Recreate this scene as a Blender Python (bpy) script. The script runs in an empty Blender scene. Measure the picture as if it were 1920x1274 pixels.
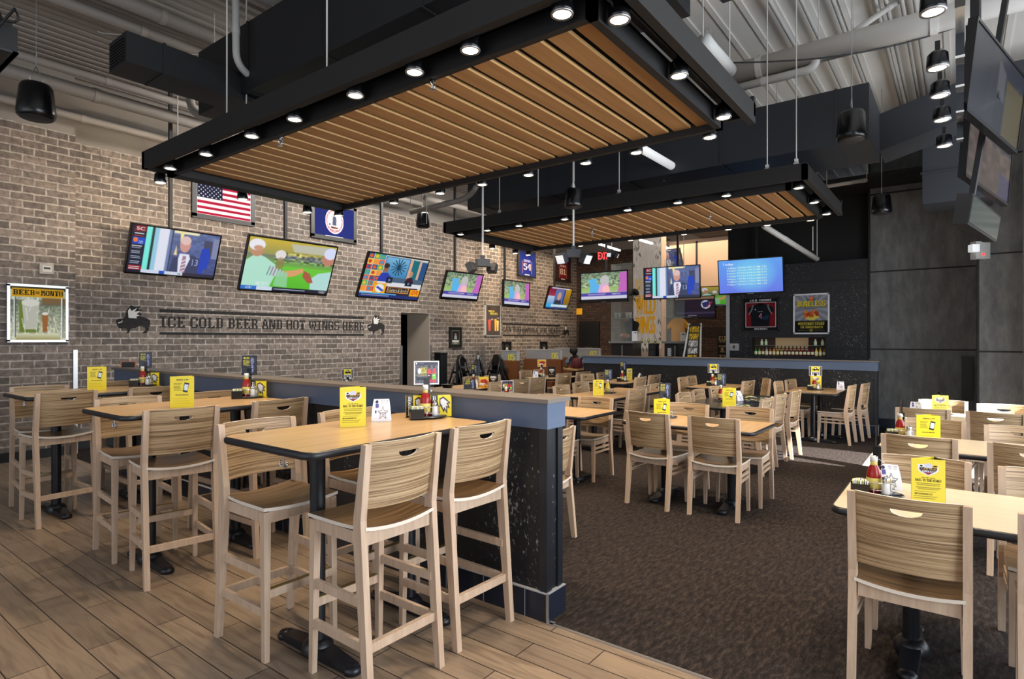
import bpy, math, random
import numpy as np
from mathutils import Vector, Matrix
random.seed(7); np.random.seed(7)
PI=math.pi
SC=bpy.context.scene; COL=SC.collection
# ------------------------------------------------------------------ measured site geometry
# world: X runs along the long brick wall, Y runs from the windows to that wall, camera above the origin
FL=1105.5; EYE=1.54; TH=math.atan(840/FL)
FW=(math.cos(TH),math.sin(TH)); RT=(math.sin(TH),-math.cos(TH))
def dirv(px):
    k=(px-960)/FL; return (FW[0]+k*RT[0],FW[1]+k*RT[1])
def on_y(px,py,Y):
    v=dirv(px); d=Y/v[1]; return Vector((v[0]*d,Y,EYE-(py-637)*d/FL))
def on_x(px,py,X):
    v=dirv(px); d=X/v[0]; return Vector((X,v[1]*d,EYE-(py-637)*d/FL))
def on_z(px,py,Z):
    d=FL*(EYE-Z)/(py-637); v=dirv(px); return Vector((v[0]*d,v[1]*d,Z))
# ------------------------------------------------------------------ materials
def lin(c): return tuple((x/12.92 if x<=.04045 else ((x+.055)/1.055)**2.4) for x in [y/255 for y in c])
MATS={}
def nodes(name):
    m=bpy.data.materials.new(name); m.use_nodes=True
    nt=m.node_tree; b=nt.nodes['Principled BSDF']; return m,nt,b
def mat(name,rgb,rough=.5,metal=0,noise=0,nscale=8,emit=0,alpha=1,trans=0,spec=.5,bump=0):
    if name in MATS: return MATS[name]
    m,nt,b=nodes(name); c=lin(rgb)
    b.inputs['Base Color'].default_value=(*c,1); b.inputs['Roughness'].default_value=rough
    b.inputs['Metallic'].default_value=metal; b.inputs['Specular IOR Level'].default_value=spec
    if trans: b.inputs['Transmission Weight'].default_value=trans
    b.inputs['Alpha'].default_value=alpha
    if emit:
        b.inputs['Emission Color'].default_value=(*c,1); b.inputs['Emission Strength'].default_value=emit
    if noise or bump:
        tc=nt.nodes.new('ShaderNodeTexCoord'); n=nt.nodes.new('ShaderNodeTexNoise')
        n.inputs['Scale'].default_value=nscale; n.inputs['Detail'].default_value=5
        nt.links.new(tc.outputs['Object'],n.inputs['Vector'])
        if noise:
            r=nt.nodes.new('ShaderNodeMapRange'); r.inputs[3].default_value=1-noise; r.inputs[4].default_value=1+noise
            mx=nt.nodes.new('ShaderNodeVectorMath'); mx.operation='SCALE'; mx.inputs[0].default_value=c
            nt.links.new(n.outputs['Fac'],r.inputs[0]); nt.links.new(r.outputs[0],mx.inputs['Scale']); nt.links.new(mx.outputs[0],b.inputs['Base Color'])
        if bump:
            bp=nt.nodes.new('ShaderNodeBump'); bp.inputs['Strength'].default_value=bump; bp.inputs['Distance'].default_value=.01
            nt.links.new(n.outputs['Fac'],bp.inputs['Height']); nt.links.new(bp.outputs[0],b.inputs['Normal'])
    MATS[name]=m; return m
def ramp(nt,stops):
    r=nt.nodes.new('ShaderNodeValToRGB'); e=r.color_ramp.elements
    while len(e)<len(stops): e.new(.5)
    for k,(p,c) in enumerate(stops): e[k].position=p; e[k].color=(*lin(c),1)
    return r
def grain(name,stops,scale,rough=.45,coord='Object',bump=0,contrast=None):
    if name in MATS: return MATS[name]
    m,nt,b=nodes(name); L=nt.links
    tc=nt.nodes.new('ShaderNodeTexCoord'); mp=nt.nodes.new('ShaderNodeMapping'); mp.inputs['Scale'].default_value=scale
    oi=nt.nodes.new('ShaderNodeObjectInfo'); ad=nt.nodes.new('ShaderNodeVectorMath'); ad.operation='ADD'
    n=nt.nodes.new('ShaderNodeTexNoise'); n.inputs['Scale'].default_value=1; n.inputs['Detail'].default_value=6; n.inputs['Roughness'].default_value=.65
    L.new(tc.outputs[coord],mp.inputs['Vector']); L.new(mp.outputs[0],ad.inputs[0])
    ml=nt.nodes.new('ShaderNodeMath'); ml.operation='MULTIPLY'; ml.inputs[1].default_value=37.
    L.new(oi.outputs['Random'],ml.inputs[0]); L.new(ml.outputs[0],ad.inputs[1]); L.new(ad.outputs[0],n.inputs['Vector'])
    r=ramp(nt,stops); L.new(n.outputs['Fac'],r.inputs[0]); L.new(r.outputs[0],b.inputs['Base Color'])
    b.inputs['Roughness'].default_value=rough
    if bump:
        bp=nt.nodes.new('ShaderNodeBump'); bp.inputs['Strength'].default_value=bump; bp.inputs['Distance'].default_value=.004
        L.new(n.outputs['Fac'],bp.inputs['Height']); L.new(bp.outputs[0],b.inputs['Normal'])
    MATS[name]=m; return m
def brickmat(name,axis,w=.245,h=.0975,c1=(150,134,122),c2=(106,96,88),mo=(188,176,164),mortar=.0105):
    m,nt,b=nodes(name); L=nt.links
    g=nt.nodes.new('ShaderNodeNewGeometry'); s=nt.nodes.new('ShaderNodeSeparateXYZ'); cb=nt.nodes.new('ShaderNodeCombineXYZ')
    L.new(g.outputs['Position'],s.inputs[0]); L.new(s.outputs[axis],cb.inputs[0]); L.new(s.outputs[2],cb.inputs[1])
    # wobble so that bricks are hand-made looking
    nz=nt.nodes.new('ShaderNodeTexNoise'); nz.inputs['Scale'].default_value=9; nz.inputs['Detail'].default_value=2
    L.new(g.outputs['Position'],nz.inputs['Vector'])
    sb=nt.nodes.new('ShaderNodeVectorMath'); sb.operation='SUBTRACT'; sb.inputs[1].default_value=(.5,.5,.5)
    sc=nt.nodes.new('ShaderNodeVectorMath'); sc.operation='SCALE'; sc.inputs['Scale'].default_value=.016
    ad=nt.nodes.new('ShaderNodeVectorMath'); ad.operation='ADD'
    L.new(nz.outputs['Color'],sb.inputs[0]); L.new(sb.outputs[0],sc.inputs[0]); L.new(cb.outputs[0],ad.inputs[0]); L.new(sc.outputs[0],ad.inputs[1])
    br=nt.nodes.new('ShaderNodeTexBrick'); br.inputs['Scale'].default_value=1
    br.inputs['Brick Width'].default_value=w; br.inputs['Row Height'].default_value=h; br.inputs['Mortar Size'].default_value=mortar
    br.inputs['Mortar Smooth'].default_value=.25; br.inputs['Bias'].default_value=0
    br.inputs['Color1'].default_value=(*lin(c1),1); br.inputs['Color2'].default_value=(*lin(c2),1); br.inputs['Mortar'].default_value=(*lin(mo),1)
    L.new(ad.outputs[0],br.inputs['Vector'])
    n2=nt.nodes.new('ShaderNodeTexNoise'); n2.inputs['Scale'].default_value=14; n2.inputs['Detail'].default_value=8; n2.inputs['Roughness'].default_value=.7
    L.new(g.outputs['Position'],n2.inputs['Vector'])
    rr=ramp(nt,[(.35,(150,150,150)),(.62,(255,255,255)),(.75,(255,250,240))]); L.new(n2.outputs['Fac'],rr.inputs[0])
    mx=nt.nodes.new('ShaderNodeMix'); mx.data_type='RGBA'; mx.blend_type='MULTIPLY'; mx.inputs[0].default_value=.8
    L.new(br.outputs['Color'],mx.inputs[6]); L.new(rr.outputs[0],mx.inputs[7]); L.new(mx.outputs[2],b.inputs['Base Color'])
    b.inputs['Roughness'].default_value=.8
    bp=nt.nodes.new('ShaderNodeBump'); bp.inputs['Strength'].default_value=.7; bp.inputs['Distance'].default_value=.012; bp.invert=True
    sm=nt.nodes.new('ShaderNodeMath'); sm.operation='MULTIPLY_ADD'; sm.inputs[1].default_value=-.35
    L.new(n2.outputs['Fac'],sm.inputs[0]); L.new(br.outputs['Fac'],sm.inputs[2]); L.new(sm.outputs[0],bp.inputs['Height']); L.new(bp.outputs[0],b.inputs['Normal'])
    MATS[name]=m; return m
BRX=brickmat('brick running along the wall',0); BRY=brickmat('brick running across',1)
BRD=brickmat('dark bar brick',1,w=.22,h=.075,c1=(98,72,56),c2=(70,50,40),mo=(58,48,42))
def plankmat():
    m,nt,b=nodes('wood look tile'); L=nt.links
    g=nt.nodes.new('ShaderNodeNewGeometry'); s=nt.nodes.new('ShaderNodeSeparateXYZ'); cb=nt.nodes.new('ShaderNodeCombineXYZ')
    L.new(g.outputs['Position'],s.inputs[0])
    a=nt.nodes.new('ShaderNodeMath'); a.inputs[1].default_value=.035+10*.155; L.new(s.outputs[0],a.inputs[0])
    L.new(s.outputs[1],cb.inputs[0]); L.new(a.outputs[0],cb.inputs[1])
    br=nt.nodes.new('ShaderNodeTexBrick'); br.inputs['Scale'].default_value=1; br.offset=.37; br.offset_frequency=2
    br.inputs['Brick Width'].default_value=.86; br.inputs['Row Height'].default_value=.155; br.inputs['Mortar Size'].default_value=.0028; br.inputs['Mortar Smooth'].default_value=.0
    br.inputs['Color1'].default_value=(*lin((156,137,117)),1); br.inputs['Color2'].default_value=(*lin((128,113,99)),1); br.inputs['Mortar'].default_value=(*lin((38,32,30)),1)
    L.new(cb.outputs[0],br.inputs['Vector'])
    mp=nt.nodes.new('ShaderNodeMapping'); mp.inputs['Scale'].default_value=(16,1.6,1); n=nt.nodes.new('ShaderNodeTexNoise'); n.inputs['Scale'].default_value=1.3; n.inputs['Detail'].default_value=7
    n.inputs['Distortion'].default_value=1.1
    L.new(g.outputs['Position'],mp.inputs['Vector']); L.new(mp.outputs[0],n.inputs['Vector'])
    r=ramp(nt,[(.3,(190,182,176)),(.55,(255,252,248)),(.8,(225,215,205))]); L.new(n.outputs['Fac'],r.inputs[0])
    mx=nt.nodes.new('ShaderNodeMix'); mx.data_type='RGBA'; mx.blend_type='MULTIPLY'; mx.inputs[0].default_value=.85
    L.new(br.outputs['Color'],mx.inputs[6]); L.new(r.outputs[0],mx.inputs[7]); L.new(mx.outputs[2],b.inputs['Base Color'])
    b.inputs['Roughness'].default_value=.38
    bp=nt.nodes.new('ShaderNodeBump'); bp.inputs['Strength'].default_value=.5; bp.inputs['Distance'].default_value=.003; bp.invert=True
    L.new(br.outputs['Fac'],bp.inputs['Height']); L.new(bp.outputs[0],b.inputs['Normal'])
    return m
def carpetmat():
    m,nt,b=nodes('dark woven carpet tile'); L=nt.links
    g=nt.nodes.new('ShaderNodeNewGeometry')
    mp=nt.nodes.new('ShaderNodeMapping'); mp.inputs['Scale'].default_value=(1,3.2,1); mp.inputs['Rotation'].default_value=(0,0,.55)
    n=nt.nodes.new('ShaderNodeTexNoise'); n.inputs['Scale'].default_value=13; n.inputs['Detail'].default_value=9; n.inputs['Roughness'].default_value=.75
    L.new(g.outputs['Position'],mp.inputs['Vector']); L.new(mp.outputs[0],n.inputs['Vector'])
    r=ramp(nt,[(.36,(24,21,22)),(.5,(43,37,36)),(.66,(70,61,56))]); L.new(n.outputs['Fac'],r.inputs[0]); L.new(r.outputs[0],b.inputs['Base Color'])
    n3=nt.nodes.new('ShaderNodeTexNoise'); n3.inputs['Scale'].default_value=260; L.new(g.outputs['Position'],n3.inputs['Vector'])
    bp=nt.nodes.new('ShaderNodeBump'); bp.inputs['Strength'].default_value=.6; bp.inputs['Distance'].default_value=.006; L.new(n3.outputs['Fac'],bp.inputs['Height']); L.new(bp.outputs[0],b.inputs['Normal'])
    b.inputs['Roughness'].default_value=.95; b.inputs['Specular IOR Level'].default_value=.15
    return m
def speckle(name,base,spot,scale=30,thr=.70,rough=.5):
    m,nt,b=nodes(name); L=nt.links
    g=nt.nodes.new('ShaderNodeNewGeometry'); n=nt.nodes.new('ShaderNodeTexNoise'); n.inputs['Scale'].default_value=scale; n.inputs['Detail'].default_value=5; n.inputs['Roughness'].default_value=.6
    n2=nt.nodes.new('ShaderNodeTexNoise'); n2.inputs['Scale'].default_value=2.2; n2.inputs['Detail'].default_value=3
    mp=nt.nodes.new('ShaderNodeMapping'); mp.inputs['Scale'].default_value=(1,1,.55)
    L.new(g.outputs['Position'],mp.inputs[0]); L.new(mp.outputs[0],n.inputs['Vector']); L.new(mp.outputs[0],n2.inputs['Vector'])
    a=nt.nodes.new('ShaderNodeMath'); a.operation='MULTIPLY_ADD'; a.inputs[1].default_value=.35; L.new(n2.outputs['Fac'],a.inputs[0]); L.new(n.outputs['Fac'],a.inputs[2])
    r=ramp(nt,[(thr+.12,base),(thr+.19,spot)]); L.new(a.outputs[0],r.inputs[0]); L.new(r.outputs[0],b.inputs['Base Color']); b.inputs['Roughness'].default_value=rough
    return m
def concmat():
    m,nt,b=nodes('grey mottled panel'); L=nt.links
    g=nt.nodes.new('ShaderNodeNewGeometry'); mp=nt.nodes.new('ShaderNodeMapping'); mp.inputs['Scale'].default_value=(1,1,.35)
    n=nt.nodes.new('ShaderNodeTexNoise'); n.inputs['Scale'].default_value=7; n.inputs['Detail'].default_value=9; n.inputs['Roughness'].default_value=.7
    L.new(g.outputs['Position'],mp.inputs[0]); L.new(mp.outputs[0],n.inputs['Vector'])
    r=ramp(nt,[(.3,(78,80,82)),(.5,(100,101,102)),(.7,(120,121,121))]); L.new(n.outputs['Fac'],r.inputs[0]); L.new(r.outputs[0],b.inputs['Base Color']); b.inputs['Roughness'].default_value=.6
    return m
def vcol(name,emit=0,rough=.35):
    m,nt,b=nodes(name); a=nt.nodes.new('ShaderNodeAttribute'); a.attribute_name='Col'
    if emit:
        b.inputs['Base Color'].default_value=(.01,.01,.01,1); nt.links.new(a.outputs['Color'],b.inputs['Emission Color']); b.inputs['Emission Strength'].default_value=emit
        b.inputs['Roughness'].default_value=.25
    else: nt.links.new(a.outputs['Color'],b.inputs['Base Color']); b.inputs['Roughness'].default_value=rough; b.inputs['Specular IOR Level'].default_value=.5 if rough<.7 else .1
    return m
SCREEN=vcol('lit screen picture',.95); PRINT=vcol('printed picture',0,.8); PRINTG=vcol('printed glossy card',0,.25); DIM=vcol('dim screen picture',.55)
MAPLE=grain('pale beech wood',[(.3,(186,158,134)),(.7,(212,187,163))],(40,40,3),.45)
ZEBRA=grain('zebra striped plywood',[(.33,(96,74,52)),(.44,(140,113,82)),(.52,(180,152,116)),(.64,(200,173,138))],(1.6,1.6,165),.42)
ZSEAT=grain('brown striped seat laminate',[(.3,(72,53,36)),(.5,(112,86,58)),(.68,(146,116,82))],(1.5,60,1.5),.33)
CREAM=mat('cream plywood edge',(226,216,202),.5)
TOPW=grain('honey maple table laminate',[(.3,(180,146,104)),(.7,(200,166,120))],(1.5,14,1),.26)
TOPR=grain('pale maple table laminate',[(.3,(208,190,162)),(.7,(222,206,180))],(14,1.5,1),.3)
TOPB=mat('black printed table top',(26,26,30),.22)
BUMP=mat('black rubber table edge',(30,31,36),.38)
IRON=mat('black powder coated iron',(22,25,32),.35)
CHROME=mat('polished chrome',(205,205,208),.15,1)
STEEL=mat('brushed steel',(190,190,192),.35,.9)
BLACK=mat('matte black paint',(16,16,18),.5)
BLACKG=mat('gloss black plastic',(10,10,12),.25)
SOFTBLK=mat('satin black beam paint',(22,21,22),.6)
DUCT=mat('charcoal painted duct',(46,49,55),.55,noise=.08,nscale=2)
WHITE=mat('white paint',(235,235,232),.5)
PIPE=mat('light grey painted pipe',(205,202,197),.5)
PIPEL=mat('brown grey painted pipe',(150,142,135),.6)
CAPM=mat('slate blue painted trim',(88,104,130),.42)
DIVM=speckle('black speckled board',(20,21,26),(130,130,130),62,.68,.5)
TILEB=mat('dark glazed base tile',(30,36,50),.3)
PAPER=mat('white paper',(236,236,240),.6)
YEL=mat('yellow card',(240,214,40),.45)
GLASS=mat('clear glass',(200,215,212),.05,alpha=.1)
RED=mat('ketchup red',(140,22,16),.25)
LAMP=mat('lit lamp face',(255,236,205),.4,emit=9)
ORANGEW=grain('orange booth wood',[(.3,(104,64,38)),(.7,(128,80,48))],(2,30,30),.4)
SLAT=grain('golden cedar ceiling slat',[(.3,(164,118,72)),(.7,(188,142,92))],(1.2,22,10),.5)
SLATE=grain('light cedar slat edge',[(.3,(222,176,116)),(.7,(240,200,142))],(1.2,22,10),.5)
# ------------------------------------------------------------------ mesh building
class MB:
    def __init__(s): s.v=[]; s.f=[]; s.m=[]; s.sm=[]
    def add(s,vs,fs,mi=0,smooth=False,M=None):
        o=len(s.v)
        s.v+= [tuple(M@Vector(v)) if M else tuple(v) for v in vs]
        for f in fs: s.f.append([o+i for i in f]); s.m.append(mi); s.sm.append(smooth)
        return s
    def box(s,c,d,mi=0,M=None,rz=0):
        x,y,z=d[0]/2,d[1]/2,d[2]/2
        vs=[(a*x,b*y,e*z) for e in(-1,1) for b in(-1,1) for a in(-1,1)]
        if rz: 
            ca,sa=math.cos(rz),math.sin(rz); vs=[(p[0]*ca-p[1]*sa,p[0]*sa+p[1]*ca,p[2]) for p in vs]
        vs=[(p[0]+c[0],p[1]+c[1],p[2]+c[2]) for p in vs]
        return s.add(vs,[(0,2,3,1),(4,5,7,6),(0,1,5,4),(2,6,7,3),(0,4,6,2),(1,3,7,5)],mi,False,M)
    def bb(s,x0,x1,y0,y1,z0,z1,mi=0): return s.box(((x0+x1)/2,(y0+y1)/2,(z0+z1)/2),(abs(x1-x0),abs(y1-y0),abs(z1-z0)),mi)
    def bar(s,a,b,w,h,mi=0,w2=None,h2=None,side=(1,0,0)):
        a,b=Vector(a),Vector(b); t=(b-a).normalized(); u=Vector(side); u=(u-t*u.dot(t)).normalized(); v=t.cross(u)
        w2=w2 or w; h2=h2 or h; vs=[]
        for p,ww,hh in((a,w,h),(b,w2,h2)):
            for i,j in((-1,-1),(1,-1),(1,1),(-1,1)): vs.append(p+u*ww/2*i+v*hh/2*j)
        return s.add(vs,[(3,2,1,0),(4,5,6,7),(0,1,5,4),(1,2,6,5),(2,3,7,6),(3,0,4,7)],mi)
    def cyl(s,a,b,r,r2=None,n=16,mi=0,cap=True,cmi=None):
        a,b=Vector(a),Vector(b); r2=r if r2 is None else r2
        t=(b-a).normalized(); u=t.orthogonal().normalized(); v=t.cross(u)
        R=[[p+u*rr*math.cos(2*PI*k/n)+v*rr*math.sin(2*PI*k/n) for k in range(n)] for p,rr in((a,r),(b,r2))]
        s.add(R[0]+R[1],[(k,(k+1)%n,n+(k+1)%n,n+k) for k in range(n)],mi,True)
        if cap:
            cm=mi if cmi is None else cmi
            if r>1e-5: s.add(R[0],[list(range(n))[::-1]],cm)
            if r2>1e-5: s.add(R[1],[list(range(n))],cm)
        return s
    def path(s,pts,r,n=8,mi=0):
        pts=[Vector(p) for p in pts]; vs=[]; fs=[]
        t0=(pts[1]-pts[0]).normalized(); u=t0.orthogonal().normalized()
        for i,p in enumerate(pts):
            t=(pts[min(i+1,len(pts)-1)]-pts[max(i-1,0)]).normalized(); u=(u-t*u.dot(t)).normalized(); v=t.cross(u)
            vs+=[p+u*r*math.cos(2*PI*k/n)+v*r*math.sin(2*PI*k/n) for k in range(n)]
        for i in range(len(pts)-1):
            for k in range(n): fs.append((i*n+k,i*n+(k+1)%n,(i+1)*n+(k+1)%n,(i+1)*n+k))
        fs.append(list(range(n))[::-1]); fs.append([(len(pts)-1)*n+k for k in range(n)])
        return s.add(vs,fs,mi,True)
    def lathe(s,prof,at=(0,0,0),n=20,mi=0,M=None,sx=1,sy=1):
        vs=[];fs=[]
        for r,z in prof:
            vs+=[(at[0]+sx*r*math.cos(2*PI*k/n),at[1]+sy*r*math.sin(2*PI*k/n),at[2]+z) for k in range(n)]
        for i in range(len(prof)-1):
            for k in range(n): fs.append((i*n+k,i*n+(k+1)%n,(i+1)*n+(k+1)%n,(i+1)*n+k))
        return s.add(vs,fs,mi,True,M)
    def prism(s,pts,lo,hi,axis=2,mi=0,emi=None):
        def mk(p,t):
            return {2:(p[0],p[1],t),1:(p[0],t,p[1]),0:(t,p[0],p[1])}[axis]
        n=len(pts); vs=[mk(p,lo) for p in pts]+[mk(p,hi) for p in pts]
        s.add(vs,[list(range(n))[::-1],list(range(n,2*n))],mi)
        return s.add(vs,[(k,(k+1)%n,n+(k+1)%n,n+k) for k in range(n)],mi if emi is None else emi)
    def mesh(s,name,mats):
        me=bpy.data.meshes.new(name); me.from_pydata(s.v,[],s.f); 
        for m in (mats if isinstance(mats,(list,tuple)) else [mats]): me.materials.append(m)
        me.polygons.foreach_set('material_index',s.m); me.polygons.foreach_set('use_smooth',s.sm); me.update(); 
        import bmesh
        bm=bmesh.new(); bm.from_mesh(me); bmesh.ops.recalc_face_normals(bm,faces=bm.faces); bm.to_mesh(me); bm.free()
        return me
def obj(name,mb,mats,parent=None,loc=None,rot=None,me=None):
    o=bpy.data.objects.new(name,me or mb.mesh(name,mats)); COL.objects.link(o)
    if parent: o.parent=parent
    if loc is not None: o.location=loc
    if rot is not None: o.rotation_euler=rot
    return o
def tag(o,label=None,cat=None,group=None,kind=None):
    if label: o['label']=label
    if cat: o['category']=cat
    if group: o['group']=group
    if kind: o['kind']=kind
    return o
def thing(name,label,cat,loc=(0,0,0),rz=0,group=None):
    o=bpy.data.objects.new(name,None); COL.objects.link(o); o.empty_display_size=.05
    o.location=loc; o.rotation_euler=(0,0,rz); return tag(o,label,cat,group)
def struct(name,mb,mats): return tag(obj(name,mb,mats),kind='structure')
def kids(o): return [c for c in COL.objects if c.parent==o]
KIDS={}
def clone(root,loc,rz,label,group=None):
    if root.name not in KIDS: KIDS[root.name]=[(c,[d for d in root_children(c)]) for c in root_children(root)]
    r=root.copy(); COL.objects.link(r); r.location=loc; r.rotation_euler=(0,0,rz); r['label']=label
    if group: r['group']=group
    for c,ds in KIDS[root.name]:
        k=c.copy(); COL.objects.link(k); k.parent=r
        for d in ds:
            q=d.copy(); COL.objects.link(q); q.parent=k
    return r
def root_children(o): return list(o.children)
PROTO={}
def place(key,builder,loc,rz,label,group=None):
    """first call builds the thing, later calls copy it with all its parts"""
    if key not in PROTO:
        o=builder(); PROTO[key]=o; bpy.context.view_layer.update()
        o.location=loc; o.rotation_euler=(0,0,rz); tag(o,label,None,group); return o
    return clone(PROTO[key],loc,rz,label,group)
ORD=['first','second','third','fourth','fifth','sixth','seventh','eighth','ninth','tenth','eleventh','twelfth','thirteenth','fourteenth','fifteenth','sixteenth','seventeenth','eighteenth','nineteenth','twentieth']
# ------------------------------------------------------------------ lettering
G={'A':'..###..|..###..|.##.##.|.##.##.|.##.##.|.#####.|##...##|##...##|###.###','B':'######.|.##..##|.##..##|.##..##|.#####.|.##..##|.##..##|.##..##|######.',
'C':'.#####.|##...##|##...##|##.....|##.....|##.....|##...##|##...##|.#####.','D':'######.|.##..##|.##..##|.##..##|.##..##|.##..##|.##..##|.##..##|######.',
'E':'#######|.##..##|.##....|.##.#..|.####..|.##.#..|.##....|.##..##|#######','F':'#######|.##..##|.##....|.##.#..|.####..|.##.#..|.##....|.##....|####...',
'G':'.#####.|##...##|##...##|##.....|##.####|##..###|##...##|##...##|.######','H':'###.###|##...##|##...##|##...##|#######|##...##|##...##|##...##|###.###',
'I':'######|..##..|..##..|..##..|..##..|..##..|..##..|..##..|######','J':'...####|....##.|....##.|....##.|....##.|....##.|##..##.|##..##.|.####..',
'K':'###.###|.##..##|.##.##.|.####..|.###...|.####..|.##.##.|.##..##|###.###','L':'####...|.##....|.##....|.##....|.##....|.##....|.##....|.##..##|#######',
'M':'###..###|.###.##.|.######.|.##.###.|.##.#.##|.##...##|.##...##|.##...##|####.###','N':'###..##|####.##|####.##|##.#.##|##.#.##|##.####|##.####|##..###|##..###',
'O':'.#####.|##...##|##...##|##...##|##...##|##...##|##...##|##...##|.#####.','P':'######.|.##..##|.##..##|.##..##|.#####.|.##....|.##....|.##....|####...',
'R':'######.|.##..##|.##..##|.##..##|.#####.|.##.##.|.##..##|.##..##|####.##','S':'.######|##...##|##.....|##.....|.#####.|.....##|.....##|##...##|######.',
'T':'#######|##.#.##|...#...|..###..|..###..|..###..|..###..|..###..|.#####.','U':'###.###|##...##|##...##|##...##|##...##|##...##|##...##|##...##|.#####.',
'V':'###.###|##...##|##...##|##...##|.##.##.|.##.##.|.##.##.|..###..|...#...','W':'###.#.###|##..#..##|##..#..##|##..#..##|##.###.##|##.###.##|.##.#.##.|.##.#.##.|..#...#..',
'X':'###.###|.##.##.|.##.##.|..###..|..###..|..###..|.##.##.|.##.##.|###.###','Y':'###.###|.##.##.|.##.##.|..###..|..###..|...#...|..###..|..###..|.#####.',
'Z':'#######|##..##.|...##..|...##..|..##...|..##...|.##....|.##..##|#######','Q':'.#####.|##...##|##...##|##...##|##...##|##.#.##|##..###|##...##|.######',
'?':'.#####.|##...##|.....##|....##.|...##..|...##..|.......|...##..|...##..','.':'..|..|..|..|..|..|..|##|##',':':'..|..|##|##|..|..|##|##|..',
'&':'.###..|##.##.|##.##.|.###..|.###..|##.###|##.##.|##.##.|.####.','!':'##|##|##|##|##|##|..|##|##','-':'....|....|....|....|####|....|....|....|....',
'0':'.#####.|##...##|##...##|##...##|##...##|##...##|##...##|##...##|.#####.','1':'..##..|####..|..##..|..##..|..##..|..##..|..##..|..##..|######',
'3':'.#####.|##...##|.....##|.....##|..####.|.....##|.....##|##...##|.#####.','4':'....###|...####|..##.##|.##..##|##...##|#######|.....##|.....##|....###',
'5':'#######|##.....|##.....|######.|.....##|.....##|.....##|##...##|.#####.','8':'.#####.|##...##|##...##|##...##|.#####.|##...##|##...##|##...##|.#####.',
'6':'.#####.|##...##|##.....|##.....|######.|##...##|##...##|##...##|.#####.','7':'#######|##...##|.....##|....##.|....##.|...##..|...##..|..##...|..##...',
'2':'.#####.|##...##|.....##|.....##|...###.|..##...|.##....|##...##|#######','9':'.#####.|##...##|##...##|##...##|.######|.....##|.....##|##...##|.#####.'}
def slab_runs(text):
    """rectangles (x0,x1,row0,row1) in cell units, and the total width"""
    out=[]; x=0
    for ch in text.upper():
        if ch==' ': x+=4; continue
        g=G.get(ch)
        if not g: continue
        rows=g.split('|'); w=max(len(r) for r in rows)
        for j,row in enumerate(rows):
            k=0
            while k<len(row):
                if row[k]=='#':
                    e=k
                    while e<len(row) and row[e]=='#': e+=1
                    out.append((x+k,x+e,j,j+1)); k=e
                else: k+=1
        x+=w+1
    return out,max(1,x-1)
FONT={}
def font_tris(s):
    if s in FONT: return FONT[s]
    cu=bpy.data.curves.new('t','FONT'); cu.body=s; cu.size=1; cu.offset=.012; o=bpy.data.objects.new('t',cu); COL.objects.link(o)
    dg=bpy.context.evaluated_depsgraph_get(); me=o.evaluated_get(dg).to_mesh(); me.calc_loop_triangles()
    t=[[(me.vertices[i].co.x,me.vertices[i].co.y) for i in tr.vertices] for tr in me.loop_triangles]
    o.evaluated_get(dg).to_mesh_clear(); COL.objects.unlink(o); bpy.data.objects.remove(o); bpy.data.curves.remove(cu)
    xs=[p[0] for q in t for p in q] or [0,1]; ys=[p[1] for q in t for p in q] or [0,1]
    FONT[s]=(t,min(xs),max(xs),min(ys),max(ys)); return FONT[s]
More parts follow.
